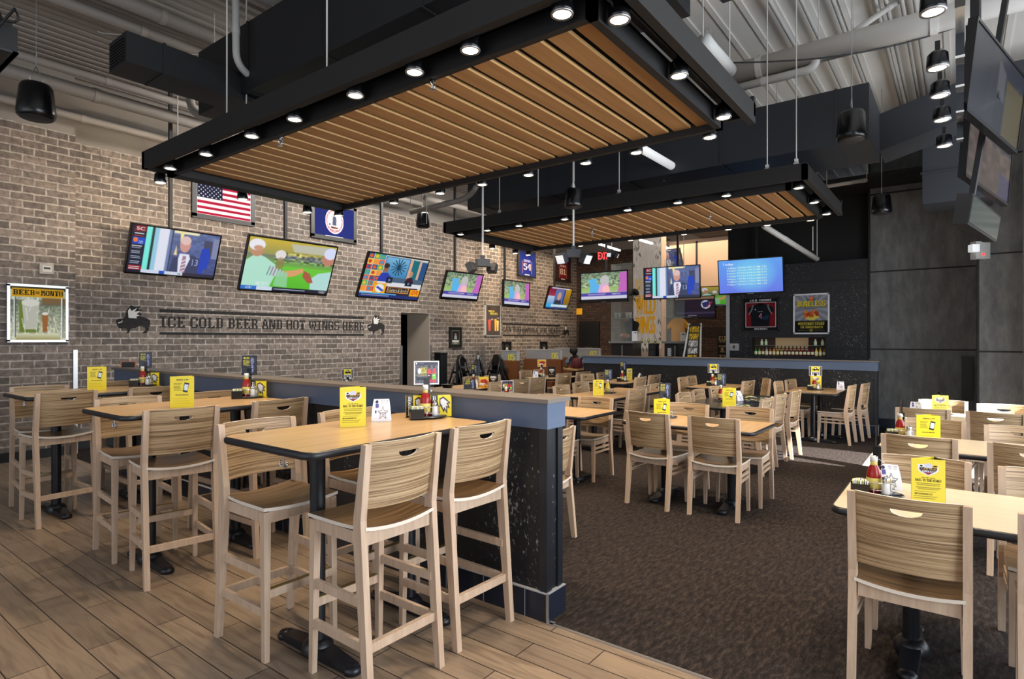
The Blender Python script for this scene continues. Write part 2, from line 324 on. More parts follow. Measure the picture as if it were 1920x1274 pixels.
class Cv:
    """small flat picture: every cell becomes a coloured face of the mesh"""
    def __init__(s,w,h,bg,ss=2):
        s.w,s.h,s.ss=w,h,ss; s.a=np.zeros((h*ss,w*ss,3)); s.a[:]=np.array(bg)/255.
        s.Y,s.X=np.mgrid[0:h*ss,0:w*ss]; s.X=(s.X+.5)/(w*ss); s.Y=(s.Y+.5)/(h*ss)
    def put(s,m,c,al=1.):
        c=np.array(c)/255.; s.a[m]=s.a[m]*(1-al)+c*al; return s
    def rect(s,x0,y0,x1,y1,c,al=1.): return s.put((s.X>=x0)&(s.X<x1)&(s.Y>=y0)&(s.Y<y1),c,al)
    def ell(s,x,y,rx,ry,c,al=1.): return s.put(((s.X-x)/rx)**2+((s.Y-y)/ry)**2<1,c,al)
    def poly(s,p,c,al=1.):
        m=np.zeros(s.X.shape,bool); n=len(p)
        for i in range(n):
            x0,y0=p[i]; x1,y1=p[(i+1)%n]
            if y0==y1: continue
            m^=((s.Y>=min(y0,y1))&(s.Y<max(y0,y1)))&(s.X<(x1-x0)*(s.Y-y0)/(y1-y0)+x0)
        return s.put(m,c,al)
    def line(s,x0,y0,x1,y1,t,c,al=1.):
        d=math.hypot(x1-x0,y1-y0) or 1; nx,ny=-(y1-y0)/d*t,(x1-x0)/d*t
        return s.poly([(x0+nx,y0+ny),(x1+nx,y1+ny),(x1-nx,y1-ny),(x0-nx,y0-ny)],c,al)
    def gradv(s,y0,y1,c0,c1,x0=0,x1=1):
        m=(s.Y>=y0)&(s.Y<y1)&(s.X>=x0)&(s.X<x1); t=((s.Y[m]-y0)/(y1-y0))[:,None]
        s.a[m]=np.array(c0)/255.*(1-t)+np.array(c1)/255.*t; return s
    def noise(s,x0,y0,x1,y1,amt,n=24,c=None,thr=.55):
        g=np.random.rand(n,n); iy=np.clip((s.Y*n).astype(int),0,n-1); ix=np.clip((s.X*n*1.0).astype(int),0,n-1); v=g[iy,ix]
        m=(s.X>=x0)&(s.X<x1)&(s.Y>=y0)&(s.Y<y1)
        if c is not None: return s.put(m&(v>thr),c,amt)
        s.a[m]=np.clip(s.a[m]*(1+amt*(v[m]-.5)[:,None]),0,1); return s
    def slab(s,t,x0,x1,y0,y1,c):
        r,w=slab_runs(t)
        for a,b,j,k in r: s.rect(x0+(x1-x0)*a/w,y0+(y1-y0)*j/9,x0+(x1-x0)*b/w,y0+(y1-y0)*k/9,c)
        return s
    def sans(s,t,x0,x1,y0,y1,c):
        tr,a,b,e,f=font_tris(t)
        for q in tr: s.poly([(x0+(p[0]-a)/(b-a)*(x1-x0),y1-(p[1]-e)/(f-e)*(y1-y0)) for p in q],c)
        return s
    def lines(s,x0,x1,y0,y1,n,c,al=.7,cen=False):
        for k in range(n):
            y=y0+(y1-y0)*(k+.2)/n; h=(y1-y0)/n*.4; f=.75+.25*random.random(); xa,xb=x0,x0+(x1-x0)*f
            if cen: mmm=(x0+x1)/2; xa,xb=mmm-(x1-x0)*f/2,mmm+(x1-x0)*f/2
            s.rect(xa,y,xb,y+h,c,al)
        return s
    def blur(s,n=1):
        for _ in range(n):
            for ax in(0,1): s.a=(np.roll(s.a,1,ax)+s.a*2+np.roll(s.a,-1,ax))/4
        return s
    def grid(s):
        a=s.a.reshape(s.h,s.ss,s.w,s.ss,3).mean((1,3)); return np.where(a<=.04045,a/12.92,((a+.055)/1.055)**2.4)
    def mesh(s,name,W,H,material,fn=None,org=(0,0)):
        """picture in the local XZ plane facing -Y, centred on org"""
        w,h=s.w,s.h; xs=np.linspace(-W/2,W/2,w+1)+org[0]; zs=np.linspace(H/2,-H/2,h+1)+org[1]
        Xg,Zg=np.meshgrid(xs,zs); co=np.stack([Xg,np.zeros_like(Xg),Zg],-1).reshape(-1,3)
        if fn is not None: co=np.array([fn(p[0],p[2]) for p in co])
        i=np.arange(h)[:,None]*(w+1)+np.arange(w)[None,:]
        F=np.stack([i+w+1,i+w+2,i+1,i],-1).reshape(-1,4)
        me=bpy.data.meshes.new(name); me.vertices.add(len(co)); me.vertices.foreach_set('co',co.astype(np.float32).ravel())
        me.loops.add(F.size); me.loops.foreach_set('vertex_index',F.ravel().astype(np.int32))
        me.polygons.add(len(F)); me.polygons.foreach_set('loop_start',np.arange(0,F.size,4,dtype=np.int32)); me.update(calc_edges=True)
        at=me.color_attributes.new('Col','FLOAT_COLOR','CORNER'); g=s.grid().reshape(-1,3)
        c=np.ones((len(F),4,4),np.float32); c[:,:,:3]=g[:,None,:]; at.data.foreach_set('color',c.ravel())
        me.materials.append(material); return me
# emblem shapes (unit square, y down): the winged bison used on signs and cards
BISON=[(.02,.56),(.08,.5),(.2,.49),(.27,.42),(.3,.2),(.42,.02),(.55,.06),(.72,.03),(.62,.14),(.75,.17),(.66,.26),(.74,.32),(.68,.4),(.82,.43),(.97,.52),(.98,.68),(.94,.78),(.93,.88),(.86,.99),(.74,.99),(.84,.88),(.82,.78),(.72,.72),(.55,.8),(.42,.84),(.38,.98),(.3,1.),(.34,.9),(.28,.82),(.18,.84),(.1,.82),(.04,.7)]
WING=[(.36,.46),(.34,.22),(.4,.12),(.44,.22),(.6,.1),(.52,.24),(.7,.2),(.58,.33),(.68,.36),(.56,.42),(.6,.47)]
def bison(cv,x,y,w,h,c,wc):
    cv.poly([(x+p[0]*w,y+p[1]*h) for p in BISON],c); cv.poly([(x+p[0]*w,y+p[1]*h) for p in WING],wc)
    cv.poly([(x+p[0]*w,y+p[1]*h) for p in [(.08,.66),(.18,.62),(.2,.54),(.16,.6),(.08,.62)]],wc); return cv
# ================================================================== THE SETTING
m=MB(); m.bb(-3.2,2.66,-3.6,11,-.1,0); struct('floor',m,plankmat())
m=MB(); m.bb(2.66,11.1,.95,11,-.1,.003); m.bb(2.66,8.3,-3.6,.95,-.1,.003); m.bb(11.1,17,.95,11,-.1,.003); struct('floor_carpet',m,carpetmat())
m=MB(); m.bb(8.3,17,-3.6,.95,-.1,.002); struct('floor_walkway',m,mat('pale stone floor tile',(205,198,188),.35,noise=.06,nscale=3))
m=MB(); m.prism([(2.655,-3.6),(2.67,-3.6),(2.67,1.77),(2.655,1.77)],0,.006); struct('trim_1',m,STEEL)
WALLP=mat('grey brown painted wall',(136,129,122),.7,noise=.04,nscale=1.5)
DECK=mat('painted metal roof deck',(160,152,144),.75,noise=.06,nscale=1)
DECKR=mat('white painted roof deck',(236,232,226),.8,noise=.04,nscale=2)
# long brick wall, in runs so that the recessed doorway stays open
m=MB(); m.bb(-3.2,2.77,9.5,9.9,0,4.3); struct('wall_left',m,BRX)
m=MB(); m.bb(2.77,8.9,9.85,10.05,0,4.3); m.bb(8.9,9.8,9.85,10.05,2.14,4.3); m.bb(9.8,11.4,9.85,10.05,0,4.3); m.bb(12.1,16.5,9.9,10.1,0,4.3); struct('wall_rear',m,BRX)
m=MB(); m.bb(11.4,12.1,9.56,9.95,0,4.3); struct('wall_pier',m,[BRX])
m=MB(); m.bb(11.393,11.4,9.56,9.95,0,4.3); struct('wall_pier_side',m,BRY)
m=MB(); m.bb(-3.2,2.77,9.52,9.9,4.3,5.6); m.bb(2.77,16.5,9.87,10.1,4.3,5.6); struct('wall_upper',m,WALLP)
m=MB(); m.bb(9.78,9.799,9.855,10.6,0,2.14); m.bb(8.9,9.8,9.9,10.6,2.14,2.2); struct('door_1',m,mat('taupe door jamb',(168,154,138),.6,emit=.07))  # jamb glows faintly: brightness put into its material
m=MB(); m.bb(8.5,10.2,11.2,11.3,0,3.2); m.bb(8.4,8.5,10.05,11.3,0,3.2); m.bb(10.2,10.3,10.05,11.3,0,3.2); struct('wall_passage',m,BLACK)
m=MB(); m.bb(8.95,9.7,10.9,11.2,1.28,1.32); m.bb(9.0,9.3,10.92,11.15,1.32,1.42); tag(obj('passage_shelf',m,mat('brown shelf board',(92,66,42),.6)),'brown shelf seen through the dark doorway in the brick wall','shelf')
# back brick wall of the bar with a door opening painted black
m=MB(); m.bb(16.5,16.7,2.2,10,0,4.3); struct('wall_back',m,BRD)
m=MB(); m.bb(16.5,16.7,2.2,10,4.3,5.6); struct('wall_back_upper',m,WALLP)
m=MB(); m.bb(16.44,16.5,9.05,9.78,0,2.12); m.bb(16.42,16.44,9.3,9.55,1.05,1.3,1); struct('door_2',m,[BLACK,mat('brass push plate',(92,84,60),.5)])
# black panelled wall with the sauce window
WX=12.14
m=MB()
y0,y1,z0,z1=on_x(1548,650,WX).y,on_x(1410,650,WX).y,1.23,1.575
m.bb(WX,WX+.2,1.28,y0,0,2.98); m.bb(WX,WX+.2,y1,3.74,0,2.98); m.bb(WX,WX+.2,y0,y1,z1,2.98); m.bb(WX,WX+.2,y0,y1,0,z0)
struct('wall_black',m,DIVM)
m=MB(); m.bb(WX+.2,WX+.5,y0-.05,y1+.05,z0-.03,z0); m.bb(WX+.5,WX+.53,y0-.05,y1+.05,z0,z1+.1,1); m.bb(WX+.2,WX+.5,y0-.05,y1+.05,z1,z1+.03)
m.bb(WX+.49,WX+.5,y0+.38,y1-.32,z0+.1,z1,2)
struct('window_1',m,[BLACK,mat('dim brown bar backdrop',(62,44,34),.7,emit=.12),mat('tan card backdrop',(168,140,104),.7,emit=.25)])  # both backdrops glow faintly to stand for light inside the niche
SAUCE=(y0,y1,z0)
m=MB(); m.bb(WX-.02,WX,3.70,3.76,0,2.98); m.bb(WX-.015,WX,3.745,3.77,0,2.98); struct('trim_2',m,STEEL)
m=MB()
for z in(1.37,2.62): m.bb(WX-.004,WX,1.29,3.7,z-.006,z+.006)
for y in(on_x(1404,650,WX).y,on_x(1548,650,WX).y): m.bb(WX-.004,WX,y-.006,y+.006,0,1.66)
struct('trim_3',m,mat('dark panel joint',(6,6,7),.6))
# grey mottled panels at the right
CONC=concmat()
m=MB(); m.bb(12.12,12.35,-3.6,1.28,0,5.6); struct('wall_right_end',m,CONC)
m=MB(); m.bb(10.55,12.12,-.68,-.21,0,5.6); struct('wall_column',m,CONC)
m=MB()
for z in(1.37,2.73,4.09): m.bb(12.112,12.12,-.21,1.28,z-.012,z+.012); m.bb(10.542,10.55,-.68,-.21,z-.01,z+.01)
m.bb(10.54,10.56,-.215,-.195,0,5.2); m.bb(12.10,12.12,1.26,1.29,1.2,5.2); struct('trim_4',m,mat('black panel joint',(10,10,11),.6))
m=MB(); m.bb(9.6,10.5,-1.6,-.86,0,4.6); struct('wall_window_pier',m,BRX)
m=MB(); m.bb(12.04,12.115,-.17,-.02,.55,1.25); tag(obj('fire_cabinet',m,BLACK),'narrow black wall cabinet on the grey panel wall beside the column','cabinet')
# baseboards
m=MB(); m.bb(-3.2,2.78,9.485,9.5,0,.12); m.bb(2.78,8.9,9.835,9.85,0,.12); m.bb(9.8,11.38,9.835,9.85,0,.12); struct('baseboard_left',m,BLACK)
m=MB(); m.bb(12.08,12.12,-.2,1.28,0,.16); m.bb(10.52,10.55,-.68,-.2,0,.16); struct('baseboard_right',m,TILEB)
m=MB()
for x,y in((2.74,9.485),(8.88,9.835),(9.8,9.835),(11.385,9.555),(12.08,9.545)): m.bb(x,x+.05,y-.006,y+.03,0,1.4)
struct('trim_5',m,STEEL)
# roof deck with its ribs
m=MB(); m.bb(-3.2,17,3.3,10.1,5.25,5.35)
for k in range(46): m.bb(-3.2,17,3.35+k*.15,3.42+k*.15,5.19,5.25)
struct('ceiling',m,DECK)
m=MB(); m.bb(-3.2,17,-3.6,3.3,5.25,5.35)
for k in range(22): m.bb(-3.2,17,-3.5+k*.3,-3.44+k*.3,5.235,5.25)
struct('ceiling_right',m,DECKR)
m=MB(); m.bb(11.2,16.5,-.2,5.4,4.2,4.25); m.bb(12.35,12.4,-3.6,3.8,2.98,4.2); struct('ceiling_bar',m,mat('black bar ceiling',(9,9,10),.8))
# ------------------------------------------------------------------ half walls
def halfwall(label,x0,x1,y0,y1,H,endcap=True):
    t=thing('half_wall',label,'half wall',((x0+x1)/2,(y0+y1)/2,0))
    def L(mb): 
        mb.v=[(v[0]-t.location.x,v[1]-t.location.y,v[2]) for v in mb.v]; return mb
    m=MB(); m.bb(x0+.012,x1-.012,y0+.012,y1-.012,.0,H-.15); obj('speckled_panel',L(m),DIVM,t)
    m=MB()
    for xx in(x0,x1-.05):
        for yy in(y0,): m.bb(xx,xx+.05,yy,yy+.05,.16,H-.15)
    m.bb(x0,x0+.03,y1-.03,y1,.16,H-.15); obj('corner_post',L(m),mat('black navy corner post',(24,28,36),.4),t)
    m=MB(); m.bb(x0-.01,x1+.01,y0-.01,y1+.01,H-.165,H-.022); obj('fascia',L(m),CAPM,t)
    m=MB(); m.bb(x0-.035,x1+.035,y0-.03,y1+.03,H-.022,H); obj('cap',L(m),mat('grey cap board',(112,104,98),.45),t)
    m=MB(); m.bb(x0-.012,x1+.012,y0-.012,y1+.012,.0,.155)
    g=1
    n=int((y1-y0)/.3)
    for k in range(n+1): 
        yy=y0+.14+k*.3
        if yy<y1: m.bb(x0-.0135,x1+.0135,yy-.002,yy+.002,0,.155,1)
    m.bb(x0-.0135,x1+.0135,y0-.0135,y1+.0135,.152,.156,1); obj('base_tile',L(m),[TILEB,mat('pale tile grout',(150,152,158),.7)],t)
    m=MB(); m.bb(x0-.018,x0-.008,y0-.018,y0-.006,0,.16); m.bb(x0-.02,x0+.02,y0-.045,y0-.013,0,.006); obj('metal_corner_trim',L(m),STEEL,t)
    return t
halfwall('black speckled half wall with slate blue cap between high tables and carpet',2.67,2.83,1.79,7.82,1.216)
halfwall('black speckled half wall with slate blue cap at the back of the carpet',11.04,11.2,1.05,6.45,1.2)
# ------------------------------------------------------------------ ductwork and pipes
def ductbox(label,x0,x1,y0,y1,z0,z1,seams='y',grille=False):
    m=MB(); m.bb(x0,x1,y0,y1,z0,z1)
    if seams=='y':
        y=y0+.3
        while y<y1: m.bb(x0-.008,x1+.008,y-.012,y+.012,z0-.008,z1+.008); y+=1.2
    else:
        x=x0+.3
        while x<x1: m.bb(x-.012,x+.012,y0-.008,y1+.008,z0-.008,z1+.008); x+=1.2
    if grille is not False and 'grille' in label:
        for k in range(8): m.bb(x0-.012,x0,y0+.04,y1-.04,z0+.03+k*(z1-z0-.06)/8,z0+.045+k*(z1-z0-.06)/8,1)
    return tag(obj('air_duct',m,[grille if not isinstance(grille,bool) else DUCT,BLACK]),label,'duct')
DK=mat('near black painted duct',(27,28,31),.6)
ductbox('black rectangular duct with end grille left above the large wood panel',2.0,3.3,5.62,6.0,3.9,4.16,'x',DK)
ductbox('large dark duct running above the large wood ceiling panel',3.0,4.3,1.6,6.5,3.95,4.62,'y',DK)
ductbox('charcoal duct with slanted underside above the slatted panels at right',7.0,8.0,.74,6.2,3.59,4.17)
m=MB(); m.prism([(.74,3.72),(.74,4.15),(-.35,4.42),(-1.6,4.42),(-1.6,4.12),(-.35,4.02)],8.0,8.6,0); tag(obj('air_duct',m,DUCT),'charcoal branch duct bending right towards the windows','duct')
m=MB(); m.bb(9.6,10.3,-.35,.4,3.35,4.2); m.bb(9.58,10.32,-.37,.42,3.75,3.77); tag(obj('air_duct',m,DUCT),'charcoal duct drop hanging before the grey wall','duct')
m=MB(); m.prism([(.85,4.3),(1.55,4.3),(1.75,4.55),(1.75,4.9),(.85,4.9)],3.6,4.9,0)
tag(obj('air_duct',m,DUCT),'dark grey duct at the top right beside the large panel','duct')
ductbox('black trunk duct crossing the ceiling beyond the large panel',5.2,7.0,3.3,6.6,4.05,4.6,'x',DK)
for lb,x0,x1,y0,y1,z in(('high dark duct over the bar',9.0,11.15,2.2,4.6,3.9),):
    ductbox(lb,x0,x1,y0,y1,z,z+.5,'x',DK)
def pipe(label,pts,r,material=PIPE,n=14,coll=True):
    m=MB(); m.path(pts,r,n)
    if coll:
        for i in range(len(pts)-1):
            a,b=Vector(pts[i]),Vector(pts[i+1]); L=(b-a).length; d=(b-a)/max(L,1e-6)
            k=.6
            while k<L: m.cyl(a+d*(k-.03),a+d*(k+.03),r*1.12,n=n); k+=1.6
    for q in(pts[0],pts[-1]):
        q=Vector(q); q.x=max(q.x,.6); q.z+=r*.5
        if q.z<5.15: m.cyl(q,(q.x,q.y,5.185 if q.y>3.3 else 5.23),.006,n=6)
    return tag(obj('pipe',m,material),label,'pipe')
def elbow(p,q,s,r=.15,n=5):
    p,q,s=Vector(p),Vector(q),Vector(s); a=q+(p-q).normalized()*r; b=q+(s-q).normalized()*r
    return [p]+[a*(1-t)**2+q*2*t*(1-t)+b*t*t for t in [i/n for i in range(n+1)]]+[s]
pipe('fat brown grey pipe running above the brick wall, upper one',[(-1,8.85,4.68),(9,8.85,4.68)],.085,PIPEL)
pipe('thinner brown grey pipe just above the brick wall top',[(-1,9.3,4.48),(9,9.3,4.48)],.05,PIPEL)
pipe('brown grey pipe beside the fat pipe above the brick wall',[(-1,8.45,4.75),(8,8.45,4.75)],.05,PIPEL)
pipe('grey conduit under the roof deck at far left',[(-1,7.4,5.05),(9,7.4,5.05)],.06,PIPEL)
pipe('grey conduit under the roof deck, second from far left',[(-1,6.9,5.05),(9,6.9,5.05)],.075,PIPEL)
pipe('grey conduit under the roof deck above the duct grille',[(-1,5.6,5.0),(9,5.6,5.0)],.07,PIPEL)
m=MB()
for k in range(7): m.path([(-1,4.55+k*.09,5.1),(6,4.55+k*.09,5.1)],.022,8)
tag(obj('conduit_bank',m,PIPEL),'bank of thin parallel conduits under the deck at top left','conduits')
a=on_z(440,-30,4.9); 
v=dirv(441); P=lambda d,px,py:(dirv(px)[0]*d,dirv(px)[1]*d,EYE-(py-637)*d/FL)
pipe('light grey drain pipe dropping and elbowing above the large panel',elbow(P(5.6,441,-60),P(5.6,443,120),P(6.0,512,182),.12),.033)
pipe('grey pipe crossing the conduits behind the drain pipe',[P(6.6,402,127),P(6.0,565,30)],.035)
pipe('curved grey pipe with elbow near the left panel edge',elbow(P(7.4,355,180),P(7.3,362,212),P(7.2,408,228),.14),.05,PIPEL)
pipe('large light grey main pipe crossing the upper right ceiling',[(7.0,2.4,4.62),(7.0,-3.0,4.62)],.115,WHITE if 0 else PIPE,20)
pipe('thinner light pipe with elbow under the large main pipe',elbow((6.98,2.35,4.44),(6.98,1.25,4.44),(6.98,1.2,4.62),.08),.045)
pipe('white flexible pipe stub behind the panel corner at right',[P(5.4,1318,75),P(5.5,1332,92),P(5.7,1350,112),P(6.1,1368,132)],.07,WHITE)
for i,px in enumerate((1440,1500,1560,1640,1660,1690,1715)):
    y=on_z(px,0,5.15).y; pipe('thin light conduit on the white deck, %s from the left'%ORD[i],[(2,y,5.17),(12,y,5.17)],.022,PIPE,8,False)
pipe('thin diagonal light pipe near the top right speaker',[P(6.2,1600,60),P(6.4,1685,2)],.03)
pipe('light pipe with elbow under the branch duct at right',elbow(P(9.3,1655,266),P(9.0,1765,248),P(9.0,1767,232),.1),.05)
pipe('bent grey pipe behind the hanging speaker over the rear wall',elbow(P(9.0,770,398),P(8.6,880,372),P(8.4,893,350),.2),.04,PIPEL)
pipe('grey conduit over the rear brick wall, upper',[(7,8.0,4.9),(15,8.0,4.9)],.08,PIPEL)
pipe('grey conduit over the rear brick wall, lower',[(9,9.2,4.6),(15,9.2,4.6)],.06,PIPEL)
pipe('slanted grey brace pipe under the second panel at right',[P(9.5,1432,424),P(10.3,1532,486)],.045,PIPE)
pipe('thin tan pipe behind the second panel at right',[P(9.4,1550,350),P(9.4,1625,338)],.03,PIPEL)
m=MB(); m.path([P(6.6,1200,277),P(7.85,1299,334)],.05,10); m.cyl(P(6.55,1197,274),P(6.6,1200,277),.052); tag(obj('batten_light',m,mat('bright white tube',(240,240,240),.4,emit=.5)),'long white tube lamp hanging between the two slatted panels','lamp')
# black cable sagging over the white deck
m=MB(); pts=[]
for k in range(14):
    t=k/13; pts.append(P(6.0,1362+(1900-1362)*t,118-105*t+26*math.sin(t*PI)*-1*-0.3+22*math.sin(t*PI*1.0)))
m.path(pts,.008,6); tag(obj('ceiling_cable',m,BLACK),'thin black cable slung under the white deck at right','cable')
m=MB(); pts=[P(7.0,0+x*24,8+x*6+6*math.sin(x)) for x in range(19)]; m.path(pts,.006,6); tag(obj('ceiling_cable',m,WHITE),'thin pale cable slung under the deck at top left','cable')
# ------------------------------------------------------------------ slatted ceiling panels
def panel(label,ox,oy0,oy1,w):
    """outer frame, inner frame, slats; x from ox to ox+w"""
    t=thing('slatted_ceiling_panel',label,'ceiling panel',(ox+w/2,(oy0+oy1)/2,3.05))
    def L(mb): mb.v=[(v[0]-t.location.x,v[1]-t.location.y,v[2]-3.05) for v in mb.v]; return mb
    x0,x1=ox,ox+w
    m=MB(); m.bb(x0,x0+.05,oy0,oy1,3.09,3.235); m.bb(x0,x1,oy0,oy0+.05,3.09,3.235); m.bb(x0,x1,oy1-.05,oy1,3.09,3.235); m.bb(x1-.04,x1,oy0,oy1,3.14,3.28)
    m.bb(x0,x0+.09,oy0,oy1,3.235,3.245); obj('outer_frame',L(m),SOFTBLK,t)
    ix0,ix1,iy0,iy1=x0+.19,x1-.13,oy0+.19,oy1-.06
    m=MB(); m.bb(ix0,ix0+.045,iy0,iy1,3.05,3.17); m.bb(ix1-.045,ix1,iy0,iy1,3.05,3.17); m.bb(ix0,ix1,iy0,iy0+.045,3.05,3.17); m.bb(ix0,ix1,iy1-.15,iy1,3.05,3.17)
    m.bb(x0+.05,ix0,oy0+.05,oy1-.05,3.2,3.21); m.bb(x0+.05,x1-.05,oy0+.05,iy0,3.2,3.21); obj('inner_frame',L(m),SOFTBLK,t)
    m=MB(); m.bb(ix0,ix1,iy0,iy1,3.165,3.18); obj('backing_board',L(m),BLACK,t)
    m=MB(); y=iy0+.05; k=0
    s=MB()
    while y+.13<iy1-.15:
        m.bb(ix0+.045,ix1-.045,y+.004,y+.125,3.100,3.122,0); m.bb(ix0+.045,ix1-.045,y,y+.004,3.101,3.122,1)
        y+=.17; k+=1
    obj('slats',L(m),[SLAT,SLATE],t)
    m=MB()
    for dx in(-.012,.012): m.bb(x0+.12+dx-.004,x0+.12+dx+.004,oy0+.1,oy1-.1,3.175,3.2); m.bb(x0+.2,x1-.1,oy0+.12+dx-.004,oy0+.12+dx+.004,3.175,3.2)
    obj('light_track',L(m),mat('dark aluminium track',(70,72,76),.3,.6),t)
    return t
panel('large golden slatted wood ceiling panel in a black frame, nearest',2.23,1.17,5.92,2.2)
panel('smaller slatted wood ceiling panel in a black frame, farther one',6.22,1.17,5.98,2.15)
# rods
def rod(label,x,y,z0,z1,r=.006,bracket=True,material=None):
    m=MB(); m.cyl((0,0,0),(0,0,z1-z0),r,n=8)
    if bracket: m.box((0,0,.01),(.05,.04,.03)); m.box((0,0,.05),(.03,.03,.03))
    return tag(obj('hanger_rod',m,material or PIPE,None,(x,y,z0)),label,'rod')
R_=[(2.34,3.30,3.24),(2.34,4.6,3.24),(6.3,1.55,3.24),(6.3,1.28,3.25),(6.3,3.2,3.24),(6.3,5.0,3.24),(8.2,1.9,3.24),(8.2,3.3,3.24),(4.3,2.0,3.26)]
R_L=['thin rod holding the near edge of the large panel','thin rod left on the near edge of the large panel','thin rod at the near corner of the second panel','second thin rod at the near corner of the second panel','thin rod in the middle of the second panel edge','thin rod near the left end of the second panel','thin rod on the far edge of the second panel, right','thin rod on the far edge of the second panel, middle','thin rod on the far edge of the large panel']
for (x,y,z),l in zip(R_,R_L): rod(l,x,y,z,5.24)
for i,(px,py0,py1,d) in enumerate(((518,60,175,6.4),(462,0,200,5.8),(333,180,260,7.6),(1009,312,390,7.6),(800,335,420,8.8),(1245,270,340,7.6),(1524,425,470,9.6),(1282,440,520,12))):
    a=P(d,px,py1); b=P(d,px,py0); rod('thin grey hanger rod %s'%['right of the drain pipe','left of the drain pipe','above the left end of the large panel','between the panels, before the trunk duct','above the third wall television','at the end of the tube lamp','under the far right of the second panel','left of the bar televisions'][i],a[0],a[1],a[2],b[2] if b[2]<5.2 else 5.2,.007,False)
# ------------------------------------------------------------------ spotlights
def spot_body(tilt=0):
    t=thing('spotlight','x','spotlight')
    m=MB(); m.lathe([(.0,.0),(.052,.0),(.054,.015),(.05,.075),(.03,.095),(.012,.1)],n=18); m.bb(-.012,.012,-.012,.012,.1,.15); obj('housing',m,BLACKG,t)
    m=MB(); m.lathe([(.0,-.001),(.041,-.001),(.043,.0),(.0,.002)],n=18); obj('lamp_face',m,LAMP,t)
    m=MB(); m.lathe([(.044,-.004),(.053,-.004),(.055,.004),(.05,.006),(.044,-.001)],n=18); obj('lens_ring',m,STEEL,t)
    return t
NL=[0]; SPOTK=2.7
def spotlight(label,x,y,z,e=30,aim=None,size=1.5,group=None,lamp=True):
    place('spot',spot_body,(x,y,z),0,label,group)
    if not lamp: return
    l=bpy.data.lights.new('spot_beam','SPOT'); l.energy=e*SPOTK; l.color=(1,.80,.56); l.spot_size=size; l.spot_blend=.7; l.shadow_soft_size=.04
    o=bpy.data.objects.new('spot_beam',l); COL.objects.link(o); o.location=(x,y,z-.012); NL[0]+=1
    d=Vector(aim)-o.location if aim else Vector((0,0,-1)); o.rotation_euler=d.to_track_quat('-Z','Y').to_euler()
for i,y in enumerate((1.48,2.05,2.47,3.0,3.66,4.22,4.93,5.59)):
    spotlight('lit black spotlight, %s from the right in the near row of the large panel'%ORD[i],2.335,y,3.06,26,(2.1,y+.1,0))
for i,x in enumerate((2.54,3.29,4.09)): spotlight('lit black spotlight, %s from the left along the right end of the large panel'%ORD[i],x,1.29,3.06,24,(x,1.1,0))
for i,y in enumerate((1.53,2.14,2.62,3.24,3.81,4.39,5.12)): spotlight('lit black spotlight, %s from the right along the far edge of the large panel'%ORD[i],4.52,y,3.09,34,(4.9,y,0))
for i,(x,y) in enumerate(((2.42,6.0),(3.23,6.02),(4.02,6.04),(4.35,5.9))): spotlight('lit black spotlight, %s from the left along the wall end of the large panel'%ORD[i],x,y,3.02,120,(x+.2,9.85,3.7),.85)
for i,y in enumerate((1.97,2.5,3.11,3.98,4.7,5.25,5.75)): spotlight('lit black spotlight, %s from the right in the near row of the second panel'%ORD[i],6.34,y,3.06,34,(6.5,y,0))
for i,x in enumerate((6.45,7.24,8.0)): spotlight('lit black spotlight, %s from the left along the right end of the second panel'%ORD[i],x,1.29,3.06,28,(x,1.0,0))
for i,y in enumerate((1.55,2.08,2.6,3.24,4.1,5.0)): spotlight('lit black spotlight, %s from the right along the far edge of the second panel'%ORD[i],8.45,y,3.09,38,(9.6,y,0))
for i,(x,y) in enumerate(((7.54,6.14),(8.2,6.16),(8.5,6.1))): spotlight('lit black spotlight, %s from the left along the wall end of the second panel'%ORD[i],x,y,3.04,260,(x+4.2,9.8,2.9),.7)
# track over the window tables
TX=(3.36,4.07,4.54,5.05,5.74)
m=MB(); m.bb(3.0,6.0,-.02,.02,3.22,3.25); m.cyl((3.3,0,3.25),(3.3,0,5.25),.006,n=6); m.cyl((5.9,0,3.25),(5.9,0,5.25),.006,n=6); tag(obj('track_rail',m,STEEL),'pale metal light track over the window side tables','rail')
for i,x in enumerate(TX):
    spotlight('lit spotlight on the window side track, %s from the top'%ORD[i],x,.1,3.06,22,(x,0,0))
    m=MB(); m.bb(-.06,.06,-.02,.02,0,.122,0); m.bb(-.062,-.04,-.022,.022,-.006,.0,1); tag(obj('track_head_box',m,[DUCT,WHITE],None,(x+.05,-.0,3.1)),'grey driver box on the window side track, %s from the top'%ORD[i],'driver box')
# ------------------------------------------------------------------ sprinklers, speakers, emergency lamps
def sprinkler():
    t=thing('fire_sprinkler','x','sprinkler'); m=MB(); m.cyl((0,0,.03),(0,0,.12),.012,n=10); m.lathe([(.0,.02),(.022,.02),(.022,.035),(.0,.036)],n=12); m.cyl((0,0,-.03),(0,0,.02),.005,n=8)
    m.lathe([(.0,-.034),(.02,-.034),(.02,-.03),(.0,-.03)],n=12); m.path([(-.015,0,.02),(-.018,0,0),(0,0,-.03)],.003,6); m.path([(.015,0,.02),(.018,0,0),(0,0,-.03)],.003,6); obj('sprinkler_head',m,CHROME,t); return t
for (px,py),l in zip(((812,160),(526,268),(1110,440),(1331,412)),('right one under the large panel','left one under the large panel','left one under the second panel','right one under the second panel')):
    q=on_z(px,py,3.02); place('spr',sprinkler,(q.x,q.y,3.03),0,'chrome fire sprinkler, '+l)
